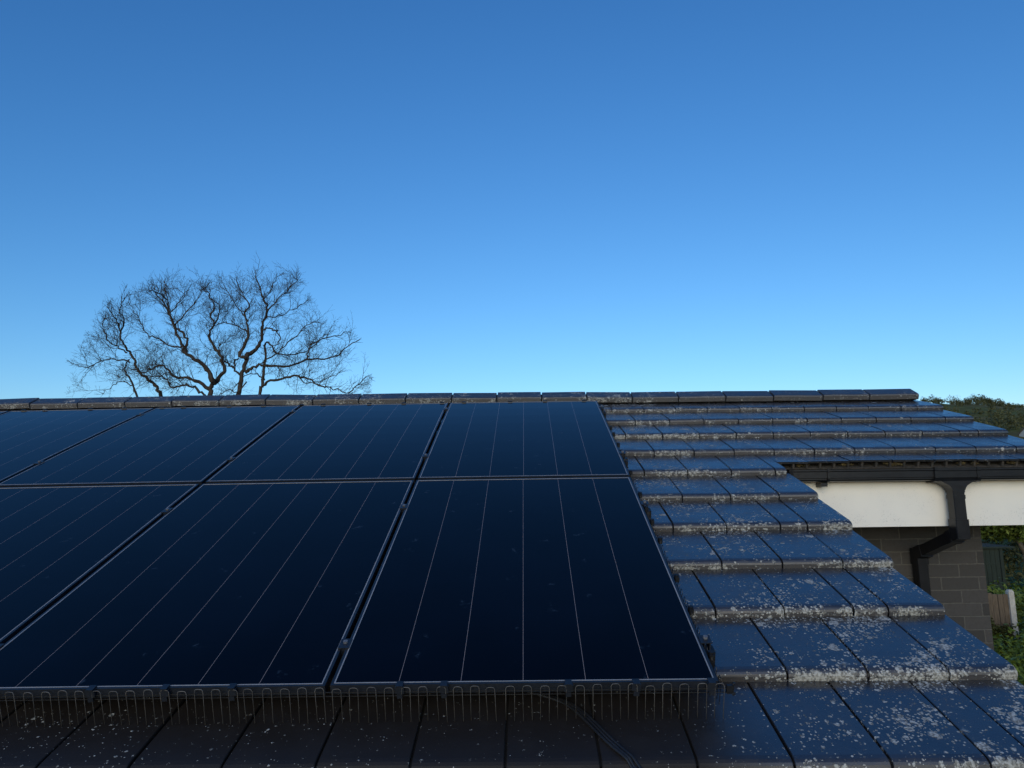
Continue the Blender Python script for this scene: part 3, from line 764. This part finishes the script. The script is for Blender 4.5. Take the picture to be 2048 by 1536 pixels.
# ------------------------------------------------------------------ ground and hill
mb = MB()
R_ = 3000; n_ = 48
vs = [(0, 0, 0)] + [(R_ * cos(2 * pi * k / n_), R_ * sin(2 * pi * k / n_), 0) for k in range(n_)]
mb.add(vs, [(0, 1 + k, 1 + (k + 1) % n_) for k in range(n_)])
struct(mkb(mb, 'ground', M['grass']))
TE = [(10, 0.045), (24, 0.085), (28, 0.094), (29.7, 0.0950), (30.9, 0.0915), (32.6, 0.0885), (33.7, 0.0855), (35.0, 0.0815), (40, 0.068), (55, 0.05), (70, 0.03)]
def tel(az):
    for (a, t), (b_, s) in zip(TE[:-1], TE[1:]):
        if az <= b_: k = max(0, (az - a) / (b_ - a)); return t + (s - t) * k
    return TE[-1][1]
def hill(x, y):
    r = math.hypot(x, y); az = math.degrees(math.atan2(x, y))
    zs = 4 + 450 * tel(az); t = (r - 60) / 390
    s = 0 if t < 0 else (1 if t > 1 else t * t * (3 - 2 * t))
    fade = min(1, max(0, (az - 8) / 16)) * min(1, max(0, (72 - az) / 16))
    z = zs * s * fade - (0.35 if s * fade < 0.02 else 0)
    if r > 470: z -= (r - 470) * 0.05
    nz = mnoise.noise(Vector((x * 0.012, y * 0.012, 0))) * 2.2 + mnoise.noise(Vector((x * 0.05, y * 0.05, 5))) * 0.5
    return z + nz * s * (1 - s) * 2.2
def hill_material():
    m, n, l, b = mat('hill_cover', (0.03, 0.045, 0.02), 0.95)
    tc = N(n, 'ShaderNodeTexCoord').outputs['Object']
    a = N(n, 'ShaderNodeTexNoise'); a.inputs['Scale'].default_value = 0.022; a.inputs['Detail'].default_value = 3; l.new(tc, a.inputs['Vector'])
    f = N(n, 'ShaderNodeTexNoise'); f.inputs['Scale'].default_value = 0.25; f.inputs['Detail'].default_value = 8; f.inputs['Roughness'].default_value = 0.7; l.new(tc, f.inputs['Vector'])
    c = mixc(n, l, ramp(n, l, a.outputs[0], 0.42, 0.58), (0.16, 0.13, 0.050), (0.11, 0.135, 0.038))
    c = mixc(n, l, ramp(n, l, f.outputs[0], 0.40, 0.62), c, (0.075, 0.075, 0.026))
    l.new(c, b.inputs['Base Color']); b.inputs['Specular IOR Level'].default_value = 0.05
    return m
M['hill'] = hill_material()
mb = MB(); na, nr = 90, 60
vs = []
for i in range(na + 1):
    az = radians(6 + 68 * i / na)
    for j in range(nr + 1):
        r = 60 + (1100 - 60) * (j / nr) ** 1.5
        x, y = r * sin(az), r * cos(az); vs.append((x, y, hill(x, y)))
mb.add(vs, [(i * (nr + 1) + j, (i + 1) * (nr + 1) + j, (i + 1) * (nr + 1) + j + 1, i * (nr + 1) + j + 1) for i in range(na) for j in range(nr)])
struct(mkb(mb, 'hill', M['hill'], smooth=True))

# ------------------------------------------------------------------ foliage
def leaves(mb, c, rad, n, size, rng, shell=0.55, lobes=None):
    c = Vector(c)
    lobes = lobes or [(Vector((0, 0, 0)), 1.0)]
    for _ in range(n):
        lc, lr = lobes[rng.randrange(len(lobes))]
        d = Vector((rng.gauss(0, 1), rng.gauss(0, 1), rng.gauss(0, 1))).normalized()
        t = shell + (1 - shell) * rng.random() ** 0.6
        if rng.random() < 0.12: t *= 1.12
        p = c + Vector(((lc.x + d.x * t * lr) * rad[0], (lc.y + d.y * t * lr) * rad[1], (lc.z + d.z * t * lr) * rad[2]))
        nrm = (d + Vector((rng.gauss(0, .6), rng.gauss(0, .6), rng.gauss(0, .6) + 0.3))).normalized()
        a = nrm.orthogonal().normalized(); q = rng.random() * 6.28
        b_ = nrm.cross(a); a, b_ = a * cos(q) + b_ * sin(q), b_ * cos(q) - a * sin(q)
        s = size * (0.6 + 0.8 * rng.random())
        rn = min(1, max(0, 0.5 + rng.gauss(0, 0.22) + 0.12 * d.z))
        mb.add([p - a * s, p + b_ * s * 0.45, p + a * s, p - b_ * s * 0.45], [(0, 1, 2, 3)], 0, {'rnd': rn})
def lobes_(rng, k, spread=0.55, r0=0.42, r1=0.68):
    return [(Vector((rng.uniform(-1, 1), rng.uniform(-1, 1), rng.uniform(-0.7, 1))) * spread, rng.uniform(r0, r1)) for _ in range(k)]

def twig_path(rng, p, d, L, n, bend, up=0.0):
    pts = [Vector(p)]; d = Vector(d).normalized(); q = Vector(p)
    for _ in range(n):
        d = (d + Vector((rng.gauss(0, bend), rng.gauss(0, bend), rng.gauss(0, bend) + up))).normalized()
        q = q + d * (L / n); pts.append(q.copy())
    return pts

# the big bare tree behind the ridge.  Limbs as (x, z) profiles in a plane 30 m away, pushed nearer and farther limb by limb
TX0, TZ0 = -11.35, 8.36
def tp(px, pz, dy):                      # limb chart units (1/137 m) -> metres
    k = 30.0 / 4109.0
    x = 0.99 * (100 + px / 2.926 - 1024) * 30 / 1404.5 ; z = (500 + pz / 2.926)
    # chart to ground coordinates
    X = (px - 1030) * k; Z = (855 - pz) * k
    return Vector((TX0 - 1.18 + X * 1.0 + 0.0, 30 + dy, TZ0 + Z + 0.0 + X * 0.0))
LIMBS = [
 (40, 22, 0, [(945, 1500), (942, 1100), (935, 855), (945, 800), (960, 760)], 0),
 (30, 5, -1.2, [(960, 770), (930, 710), (870, 650), (790, 600), (768, 550), (735, 470), (700, 370), (683, 270), (668, 190)], 1),
 (20, 5, 0.8, [(790, 600), (802, 540), (778, 480), (725, 440), (690, 350), (640, 280), (610, 215)], 1),
 (26, 5, 0.6, [(955, 780), (1000, 730), (1020, 680), (990, 610), (958, 560), (930, 500), (958, 440), (938, 380), (960, 330), (930, 270), (900, 225)], 1),
 (12, 4, 1.6, [(958, 440), (985, 380), (990, 320), (960, 300)], 1),
 (24, 5, 1.0, [(935, 815), (870, 770), (790, 745), (730, 740), (690, 700), (640, 675), (590, 700), (540, 715), (500, 700)], 1),
 (16, 5, -1.5, [(905, 850), (860, 812), (800, 785), (750, 800), (710, 802), (690, 762), (640, 740), (600, 742), (585, 770)], 1),
 (36, 20, 0.5, [(990, 1500), (1060, 1100), (1100, 855), (1120, 760), (1135, 680), (1160, 605)], 0),
 (28, 5, 1.6, [(1150, 620), (1210, 572), (1240, 500), (1243, 420), (1272, 355), (1248, 285), (1222, 200), (1200, 130)], 1),
 (22, 5, -1.0, [(1150, 640), (1112, 598), (1148, 530), (1158, 450), (1140, 380), (1165, 320), (1130, 265), (1090, 180)], 1),
 (20, 5, -0.8, [(1140, 715), (1190, 682), (1260, 676), (1400, 680), (1500, 640), (1640, 630), (1720, 580), (1810, 525)], 1),
 (10, 4, 0.9, [(1500, 640), (1520, 560), (1590, 520), (1680, 500), (1740, 480)], 1),
 (14, 4, 1.5, [(1110, 730), (1080, 690), (1030, 658), (1000, 620), (985, 570), (1010, 540)], 1),
 (12, 6, 1.2, [(1070, 690), (1078, 655), (1102, 634)], 0),
 (10, 4, -2.0, [(1243, 470), (1300, 460), (1342, 500), (1335, 550), (1290, 570)], 1),
 (26, 12, 1.2, [(1030, 1500), (1160, 1150), (1225, 855), (1245, 780), (1250, 700), (1262, 620), (1253, 560), (1278, 542)], 0),
 (12, 4, 2.2, [(1278, 542), (1320, 600), (1400, 612), (1480, 600), (1560, 545), (1600, 500)], 1),
 (18, 4, -1.4, [(1247, 790), (1290, 762), (1380, 745), (1450, 735), (1520, 755), (1560, 785), (1620, 800), (1700, 820), (1742, 838)], 1),
 (8, 3, 0.5, [(1742, 838), (1800, 790), (1850, 740), (1885, 760)], 1),
 (24, 12, -1.8, [(800, 1500), (690, 1050), (648, 855), (630, 810), (590, 770), (530, 722), (500, 660), (470, 600)], 0),
 (14, 4, -2.4, [(470, 600), (440, 560), (410, 500), (400, 430), (362, 370), (338, 325)], 1),
 (10, 4, -1.0, [(450, 600), (400, 562), (350, 540), (320, 480), (303, 420), (322, 398)], 1),
 (9, 4, -3.2, [(410, 480), (432, 400), (410, 340), (432, 290)], 1),
 (9, 3, -2.0, [(465, 660), (380, 640), (300, 650), (220, 690), (160, 672), (105, 650)], 1),
 (16, 8, 1.0, [(750, 1500), (560, 1050), (510, 858), (488, 800), (462, 740), (440, 690), (462, 640)], 0),
 (7, 3, 1.5, [(482, 790), (420, 770), (360, 800), (308, 838)], 1),
 (12, 4, 1.8, [(770, 565), (700, 560), (640, 520), (572, 490), (530, 430), (508, 380), (470, 305)], 1),
 (9, 4, -2.2, [(722, 450), (780, 385), (850, 300), (905, 230)], 1),
 (9, 4, 2.0, [(1155, 480), (1080, 440), (1000, 430), (950, 450)], 1),
 (10, 4, -1.5, [(1270, 365), (1330, 290), (1400, 220), (1445, 170)], 1),
 (9, 4, 2.3, [(1268, 400), (1340, 380), (1420, 350), (1500, 300)], 1),
 (9, 4, 0.2, [(1262, 640), (1340, 600), (1420, 520), (1500, 440), (1560, 420)], 1),
 (8, 4, 0.4, [(700, 370), (760, 300), (800, 240)], 1),
 (8, 4, -2.5, [(683, 290), (620, 250), (560, 235)], 1),
 (8, 4, 2.5, [(1248, 290), (1300, 220), (1340, 150)], 1),
 (9, 4, 1.9, [(1140, 390), (1080, 310), (1030, 230)], 1),
 (9, 4, 0.2, [(1150, 770), (1100, 830), (1040, 820), (990, 850)], 0),
 (10, 4, 2.2, [(1255, 760), (1200, 725), (1140, 735), (1080, 800)], 1),
 (8, 3, -1.1, [(1450, 735), (1500, 780), (1600, 760), (1690, 720)], 1),
]
rt = random.Random(21)
tree = thing('bare_tree', (TX0, 30, 0), 'large leafless tree with twisting brown limbs standing behind the ridge', 'tree')
limb = MB(); tw = MB()
def chart(px, pz, dy):
    # chart position as seen at 30 m, kept at its true size for its own depth
    ix = 100 + px / 2.926; iy = 500 + pz / 2.926
    d = FW * 1404.5 + RX * (ix - 1024) - UP * (iy - 768)
    Y = 30 + dy
    return d * (Y / d.y) + Vector((0, 0, ZC))
def jitter_path(pts, rng, sub=4, amt=0.05):
    out = []
    for j in range(len(pts) - 1):
        p0 = pts[max(j - 1, 0)]; p1 = pts[j]; p2 = pts[j + 1]; p3 = pts[min(j + 2, len(pts) - 1)]
        for s in range(sub):
            t = s / sub
            q = 0.5 * ((2 * p1) + (-p0 + p2) * t + (2 * p0 - 5 * p1 + 4 * p2 - p3) * t * t + (-p0 + 3 * p1 - 3 * p2 + p3) * t ** 3)
            if s: q = q + Vector((rng.gauss(0, amt), rng.gauss(0, amt), rng.gauss(0, amt)))
            out.append(q)
    out.append(pts[-1]); return out
ZCUT = 8.0
def inside(q):                           # the rounded outline of the crown
    x = q.x * 30 / q.y; z = 4 + (q.z - 4) * 30 / q.y
    if x <= CROWN[0][0] or x >= CROWN[-1][0]: return 2.0
    for (a0, b0), (a1, b1) in zip(CROWN[:-1], CROWN[1:]):
        if x <= a1: return (z - 7.0) / (b0 + (b1 - b0) * (x - a0) / (a1 - a0) - 7.0)
    return 2.0
CROWN = [(-20.29, 8.95), (-20.07, 10.2), (-18.6, 12.4), (-17.4, 13.1), (-15.85, 13.75), (-14.3, 13.3), (-13.4, 13.5), (-12.1, 14.15), (-10.1, 13.9), (-9.5, 12.8), (-9.0, 11.7), (-7.9, 11.4), (-7.2, 10.7), (-6.65, 9.2)]
def grow(rng, p, d, L, r0, lvl):
    lim = 1.0 + 0.09 * abs(rng.gauss(0, 1)) + 0.07 * mnoise.noise(Vector((p.x * 1.3, 0, 2)))
    if inside(p) > lim - 0.04: L *= 0.4
    n = max(3, int(L / 0.16))
    pts = twig_path(rng, p, d, L, n, 0.15, 0.03)
    keep = [q for q in pts[2:] if inside(q) < lim]
    pts = pts[:2] + (keep if len(keep) == len(pts) - 2 else pts[2:2 + next((i for i, q in enumerate(pts[2:]) if inside(q) >= lim), 0)])
    n = len(pts) - 1
    rs = [max(0.0032, r0 * (1 - 0.75 * i / n)) for i in range(n + 1)]
    tw.tube(pts, rs, 3, cap=False)
    if lvl <= 0: return
    if n < 3: return
    k = int(L / (0.20 if lvl > 1 else 0.17))
    for _ in range(k):
        i = rng.randrange(1, n)
        dd = (pts[i + 1] - pts[i - 1]).normalized() if i < n else d
        side = dd.orthogonal().normalized(); q = rng.random() * 6.28
        side = side * cos(q) + dd.cross(side) * sin(q)
        grow(rng, pts[i], (dd * 0.8 + side * 0.8 + Vector((0, 0, 0.15))), L * rng.uniform(0.38, 0.68), rs[i] * 0.6, lvl - 1)
for (w0, w1, dy, pl, tws) in LIMBS:
    n_ = len(pl)
    base = [chart(a, b_ if b_ < 1000 else b_ , 0 if (b_ > 900) else dy * (0.35 + 0.65 * i / (n_ - 1))) for i, (a, b_) in enumerate(pl)]
    for i, (a, b_) in enumerate(pl):
        if b_ >= 1400: base[i].z = 0.0 - 0.2; base[i].x = TX0 + (base[i].x - TX0) * 0.35
        elif b_ >= 1000: base[i].z = max(base[i].z, 4.0) if base[i].z > 4 else 4.0
    pts = jitter_path(base, rt, 4, 0.035)
    m_ = len(pts)
    sc = 30 / 4109.0 / 2 * 1.0
    rs = [(w0 + (w1 - w0) * (i / (m_ - 1)) ** 0.8) * sc * (1 + 0.10 * rt.gauss(0, 1) * (1 if w0 < 35 else 0.5)) for i in range(m_)]
    if pl[0][1] >= 1400: rs[0] *= 1.9; rs[1] *= 1.5
    limb.tube(pts, rs, 7 if w0 > 14 else 5)
    if not tws and w1 > 9:
        start = int(m_ * 0.7)
    else: start = int(m_ * 0.18)
    for i in range(start, m_ - 1):
        if pts[i].z < ZCUT: continue
        frac = i / m_
        for _ in range(2 if tws else 1):
            if rt.random() < (0.74 if tws else 0.5):
                dd = (pts[i + 1] - pts[i]).normalized(); side = dd.orthogonal().normalized(); q = rt.random() * 6.28
                side = side * cos(q) + dd.cross(side) * sin(q); side.y *= 0.6
                out = Vector(((pts[i].x + 13.0) * 0.07, 0, (pts[i].z - 8.5) * 0.07))
                if rt.random() < 0.13:
                    grow(rt, pts[i], dd * 0.3 + side * 0.9 + out + Vector((0, 0, 0.25)), rt.uniform(1.2, 1.9), 0.014, 3); continue
                grow(rt, pts[i], dd * 0.45 + side * 0.75 + out + Vector((0, 0, 0.30)), rt.uniform(0.45, 1.15) * (1.12 - 0.58 * frac), min(0.013, rs[i] * 0.5), 2)
    if tws:
        dd = (pts[-1] - pts[-3]).normalized()
        for _ in range(3): grow(rt, pts[-1], dd + Vector((rt.gauss(0, .35), rt.gauss(0, .35), rt.gauss(0, .35) + 0.15)), rt.uniform(0.35, 0.55), 0.012, 2)
mkb(limb, 'trunk', M['bark'], tree, smooth=True)
mkb(tw, 'crown', M['bark'], tree, smooth=True)

# dark conifer whose tip shows over the ridge at the far left
rng = random.Random(4)
t = thing('conifer', (-20.6, 26.0, 0), 'dark evergreen whose top just clears the ridge at the far left', 'tree')
mb = MB(); mb.tube([(-20.6, 26, -0.1), (-20.55, 26, 3.5), (-20.6, 26, 6.8)], [0.22, 0.14, 0.03], 8); mkb(mb, 'trunk', M['bark'], t)
mb = MB(); leaves(mb, (-20.6, 26, 4.6), (1.5, 1.5, 3.35), 4200, 0.10, rng, 0.4, lobes_(rng, 14, 0.5, 0.34, 0.56)); mkb(mb, 'crown', M['leaf_c'], t)

# garden beyond the corner of the wall
def bush(name, c, rad, n, size, m, label, seed, grp=None, k=9, stem=True, cat='bush'):
    rng = random.Random(seed)
    t = thing(name, (c[0], c[1], 0), label, cat, grp)
    mb = MB()
    for i in range(4):
        a = rng.uniform(0, 6.28); q = rng.uniform(0.1, 0.5)
        mb.tube([(c[0], c[1], -0.05), (c[0] + cos(a) * q * rad[0] * 0.5, c[1] + sin(a) * q * rad[1] * 0.5, c[2] * 0.6), (c[0] + cos(a) * q * rad[0], c[1] + sin(a) * q * rad[1], c[2] + rad[2] * 0.4)], [0.03, 0.022, 0.008], 5)
    mkb(mb, 'stem', M['bark'], t)
    mb = MB(); lb = lobes_(rng, k); leaves(mb, c, rad, n, size, rng, 0.35, lb); mkb(mb, 'foliage', M[m], t)
    return t
G1 = 'garden bushes beyond the wall corner'
bush('bush', (6.6, 9.9, 0.9), (1.15, 1.0, 1.15), 8000, 0.040, 'leaf_b', 'glossy green bush nearest the house, just past the roof edge', 11, G1)
bush('bush', (7.5, 11.8, 0.85), (1.2, 0.9, 1.05), 7000, 0.042, 'leaf_b', 'leafy green bush in front of the wooden fence panel', 12, G1)
bush('bush', (8.75, 12.6, 0.80), (1.1, 0.8, 0.95), 5600, 0.045, 'leaf_b', 'rounded bush at the right in front of the concrete post', 13, G1)
bush('bush', (10.3, 13.9, 1.0), (0.95, 0.9, 1.15), 3600, 0.05, 'leaf_a', 'dark bush rising right of the concrete fence post', 14, G1)
bush('hedge', (10.9, 17.2, 1.0), (2.6, 0.8, 0.85), 7000, 0.055, 'leaf_b', 'low clipped hedge between the fence and the green shed', 15, None, 16, cat='hedge')
bush('hedge', (9.4, 15.6, 0.95), (1.6, 0.6, 0.95), 5200, 0.05, 'leaf_a', 'dark hedge just behind the wooden fence panel', 16, None, 12, cat='hedge')
def garden_tree(c, rad, n, size, m, label, seed, trunk, bark):
    rng = random.Random(seed)
    t = thing('garden_tree', (trunk[0], trunk[1], 0), label, 'tree', 'leafy trees behind the garden shed')
    mb = MB()
    mb.tube([(trunk[0], trunk[1], -0.1), (trunk[0] + 0.05, trunk[1], 0.9), (trunk[0] - 0.05, trunk[1], 1.7), (trunk[0] + 0.1, trunk[1], 2.6)], [0.24, 0.19, 0.16, 0.06], 9)
    for i in range(5):
        a = rng.uniform(0, 6.28); mb.tube([(trunk[0] - 0.02, trunk[1], 1.5), (trunk[0] + cos(a) * rad[0] * .35, trunk[1] + sin(a) * rad[1] * .35, c[2] - 0.2), (c[0] + cos(a) * rad[0] * .7, c[1] + sin(a) * rad[1] * .7, c[2] + 0.5)], [0.09, 0.05, 0.015], 6)
    mkb(mb, 'trunk', M[bark], t, smooth=True)
    mb = MB(); leaves(mb, c, rad, n, size, rng, 0.3, lobes_(rng, 16, 0.6, 0.34, 0.55)); mkb(mb, 'crown', M[m], t)
garden_tree((15.0, 23.4, 3.2), (2.0, 1.6, 1.4), 12000, 0.075, 'leaf_a', 'leafy tree right above the dark green shed', 31, (13.6, 23.6), 'bark')
garden_tree((17.2, 25.0, 3.5), (2.2, 1.8, 1.6), 11000, 0.08, 'leaf_a', 'leafy tree with a pale trunk right of the dark green shed', 32, (16.55, 24.2), 'bark_pale')
bush('bush', (15.3, 25.6, 1.2), (2.2, 0.8, 1.3), 4000, 0.08, 'leaf_c', 'shadowed bush filling the gap behind the shed and pale trunk', 33, G1)
bush('bush', (19.0, 26.6, 1.6), (2.2, 1.0, 1.7), 4000, 0.09, 'leaf_c', 'dark bush at the far right of the garden under the trees', 34, G1)

# shed
sh = thing('garden_shed', (12.2, 20.3, 0), 'dark green flat-topped garden shed beneath the leafy trees', 'shed')
mb = MB()
mb.box((11.2, 20.0, 0), (12.86, 21.6, 2.30)); 
for k in range(13): mb.box((11.22 + k * 0.127, 19.988, 0.05), (11.22 + k * 0.127 + 0.112, 19.998, 2.27))
mkb(mb, 'wall', M['shed'], sh)
mb = MB(); mb.box((11.08, 19.90, 2.302), (13.25, 21.7, 2.35)); mkb(mb, 'roof', M['shed'], sh)
mb = MB(); mb.box((12.87, 19.97, 0), (12.95, 20.05, 2.30)); mb.box((12.45, 19.975, 1.28), (12.84, 19.986, 1.33)); mb.box((12.45, 19.975, 1.86), (12.84, 19.986, 1.91)); mkb(mb, 'corner_post', M['shed'], sh)

# fence panel and its concrete post
fn_ = thing('wooden_fence', (8.3, 14.0, 0), 'brown vertical board fence panel leaning at a concrete post', 'fence')
mb = MB(); rng = random.Random(5)
x = 7.30
while x < 9.06:
    w_ = rng.uniform(0.085, 0.098); z1 = 1.955 + rng.gauss(0, 0.010)
    mb.box((x, 14.0 + rng.gauss(0, 0.004), 0.12), (x + w_, 14.018 + rng.gauss(0, 0.002), z1)); x += w_ + 0.008
mkb(mb, 'board_panel', M['fence'], fn_)
mb = MB()
for z in (0.5, 1.1, 1.7): mb.box((7.3, 14.03, z), (9.07, 14.07, z + 0.07))
mkb(mb, 'rail', M['fence'], fn_)
pt = MB(); pt.box((9.075, 13.96, 0), (9.175, 14.06, 2.0)); pt.add([(9.075, 13.96, 2.0), (9.175, 13.96, 2.0), (9.175, 14.06, 2.0), (9.075, 14.06, 2.0), (9.095, 13.98, 2.04), (9.155, 13.98, 2.04), (9.155, 14.04, 2.04), (9.095, 14.04, 2.04)], [(0, 1, 5, 4), (1, 2, 6, 5), (2, 3, 7, 6), (3, 0, 4, 7), (4, 5, 6, 7)])
tag(mkb(pt, 'fence_post', M['concrete'], base=(9.12, 14.01, 0)), 'pale concrete post at the right end of the board fence', 'post')
cr = thing('climbing_plant', (8.7, 13.9, 0), 'straggling climber sprawled across the wooden fence panel', 'plant')
mb = MB(); rng = random.Random(9); lf = MB()
for k in range(9):
    p = (9.15 - 0.25 * rng.random(), 13.90, 0.9 + 0.5 * rng.random()); pts = twig_path(rng, p, (-1, 0.02, rng.uniform(-0.15, 0.35)), rng.uniform(0.5, 1.0), 8, 0.16)
    for q in pts: q.y = min(q.y, 13.95)
    mb.tube(pts, 0.006, 4)
    for q in pts: leaves(lf, q, (0.10, 0.05, 0.07), 30, 0.026, rng, 0.1)
mb.tube([(9.2, 13.88, 0), (9.18, 13.88, 0.9), (9.1, 13.9, 1.3)], 0.014, 5)
mkb(mb, 'stem', M['bark'], cr); mkb(lf, 'foliage', M['leaf_d'], cr)

# trees standing on the hill's skyline
SK = [(30.35, 2.6, 1.6, 'small leafy tree at the left end of the hilltop row'), (31.0, 3.2, 2.0, 'second tree from the left on the hilltop'), (31.5, 5.0, 2.4, 'rounded hilltop tree left of the tallest one'),
      (32.0, 7.0, 3.4, 'broad hilltop tree leaning on the tallest one'), (32.6, 9.6, 4.6, 'tallest domed tree in the middle of the hilltop row'), (33.1, 7.6, 3.8, 'hilltop tree just right of the tallest one'),
      (33.55, 8.4, 4.2, 'large domed tree near the right of the hilltop row'), (33.95, 5.2, 3.0, 'sloping tree at the right shoulder of the hilltop row'), (34.35, 5.0, 2.0, 'small thin tree standing alone right of the hilltop row'), (35.0, 2.2, 2.2, 'low shrub on the skyline at the right edge'), (36.2, 3.4, 3.0, 'tree on the skyline beyond the right edge')]
for i, (az, hh, ww, lab) in enumerate(SK):
    rng = random.Random(100 + i); r = 446 + rng.uniform(-4, 4); x, y = r * sin(radians(az)), r * cos(radians(az)); z = hill(x, y) - 0.3
    t = thing('hilltop_tree', (x, y, z), lab, 'tree', 'trees along the top of the hill')
    mb = MB(); mb.tube([(x, y, z - 0.5), (x + 0.2, y, z + hh * 0.4), (x, y, z + hh * 0.8)], [0.35, 0.25, 0.08], 6)
    for q in range(4):
        a = rng.uniform(0, 6.28); mb.tube([(x + .1, y, z + hh * .35), (x + cos(a) * ww * .6, y + sin(a) * ww * .5, z + hh * .8)], [0.16, 0.04], 4)
    mkb(mb, 'trunk', M['bark'], t)
    mb = MB(); n_ = 420 if i == 8 else 1300
    leaves(mb, (x, y, z + hh * 0.56), (ww, ww * 0.8, hh * 0.5), n_, 0.34, rng, 0.3, lobes_(rng, 9, 0.55, 0.34, 0.6)); mkb(mb, 'crown', M['leaf_c'], t)
# woodland and scrub on the slope: nobody could count it
mb = MB(); rng = random.Random(77)
for k in range(520):
    az = rng.uniform(28, 42); r = 95 + 345 * rng.random() ** 0.8
    x, y = r * sin(radians(az)), r * cos(radians(az))
    dn = mnoise.noise(Vector((x * 0.016, y * 0.016, 2)))
    if dn < -0.10 and rng.random() < 0.8: continue
    s = rng.uniform(1.2, 2.8) * (1.2 if dn > 0.12 else 0.7)
    leaves(mb, (x, y, hill(x, y) + s * 0.55), (s * 1.2, s, s * 0.8), 110, 0.32, rng, 0.35, lobes_(rng, 4))
wd = mkb(mb, 'woodland', M['leaf_c']); wd['kind'] = 'stuff'; wd['label'] = 'dark scrub and woodland covering the hillside'
# far house on the slope
r = 222; az = 35.05; x, y = r * sin(radians(az)), r * cos(radians(az)); z = hill(x, y) - 1.7
x += 0.6
fh = thing('far_house', (x, y, z), 'tiny pale house on the hillside at the right edge', 'house')
mb = MB(); mb.prism([(0, 0), (0, 3.0), (2.2, 4.4), (4.4, 3.0), (4.4, 0)], x + 0.4, x + 7.5, lambda a, p, q: Vector((a, y + p, z + q))); mkb(mb, 'wall', M['render'], fh)
mb = MB(); mb.prism([(-0.25, 2.9), (2.2, 4.46), (4.65, 2.9), (4.65, 3.05), (2.2, 4.64), (-0.25, 3.05)], x + 0.2, x + 7.7, lambda a, p, q: Vector((a, y + p, z + q))); mkb(mb, 'roof', M['slate'], fh)
for q in (0.9, 3.0, 5.0):
    mb = MB(); mb.box((x + q, y - 0.03, z + 1.2), (x + q + 1.0, y - 0.003, z + 2.3)); mkb(mb, 'window', M['window'], fh)

for o in list(bpy.data.objects):
    if '_b' in o: del o['_b']
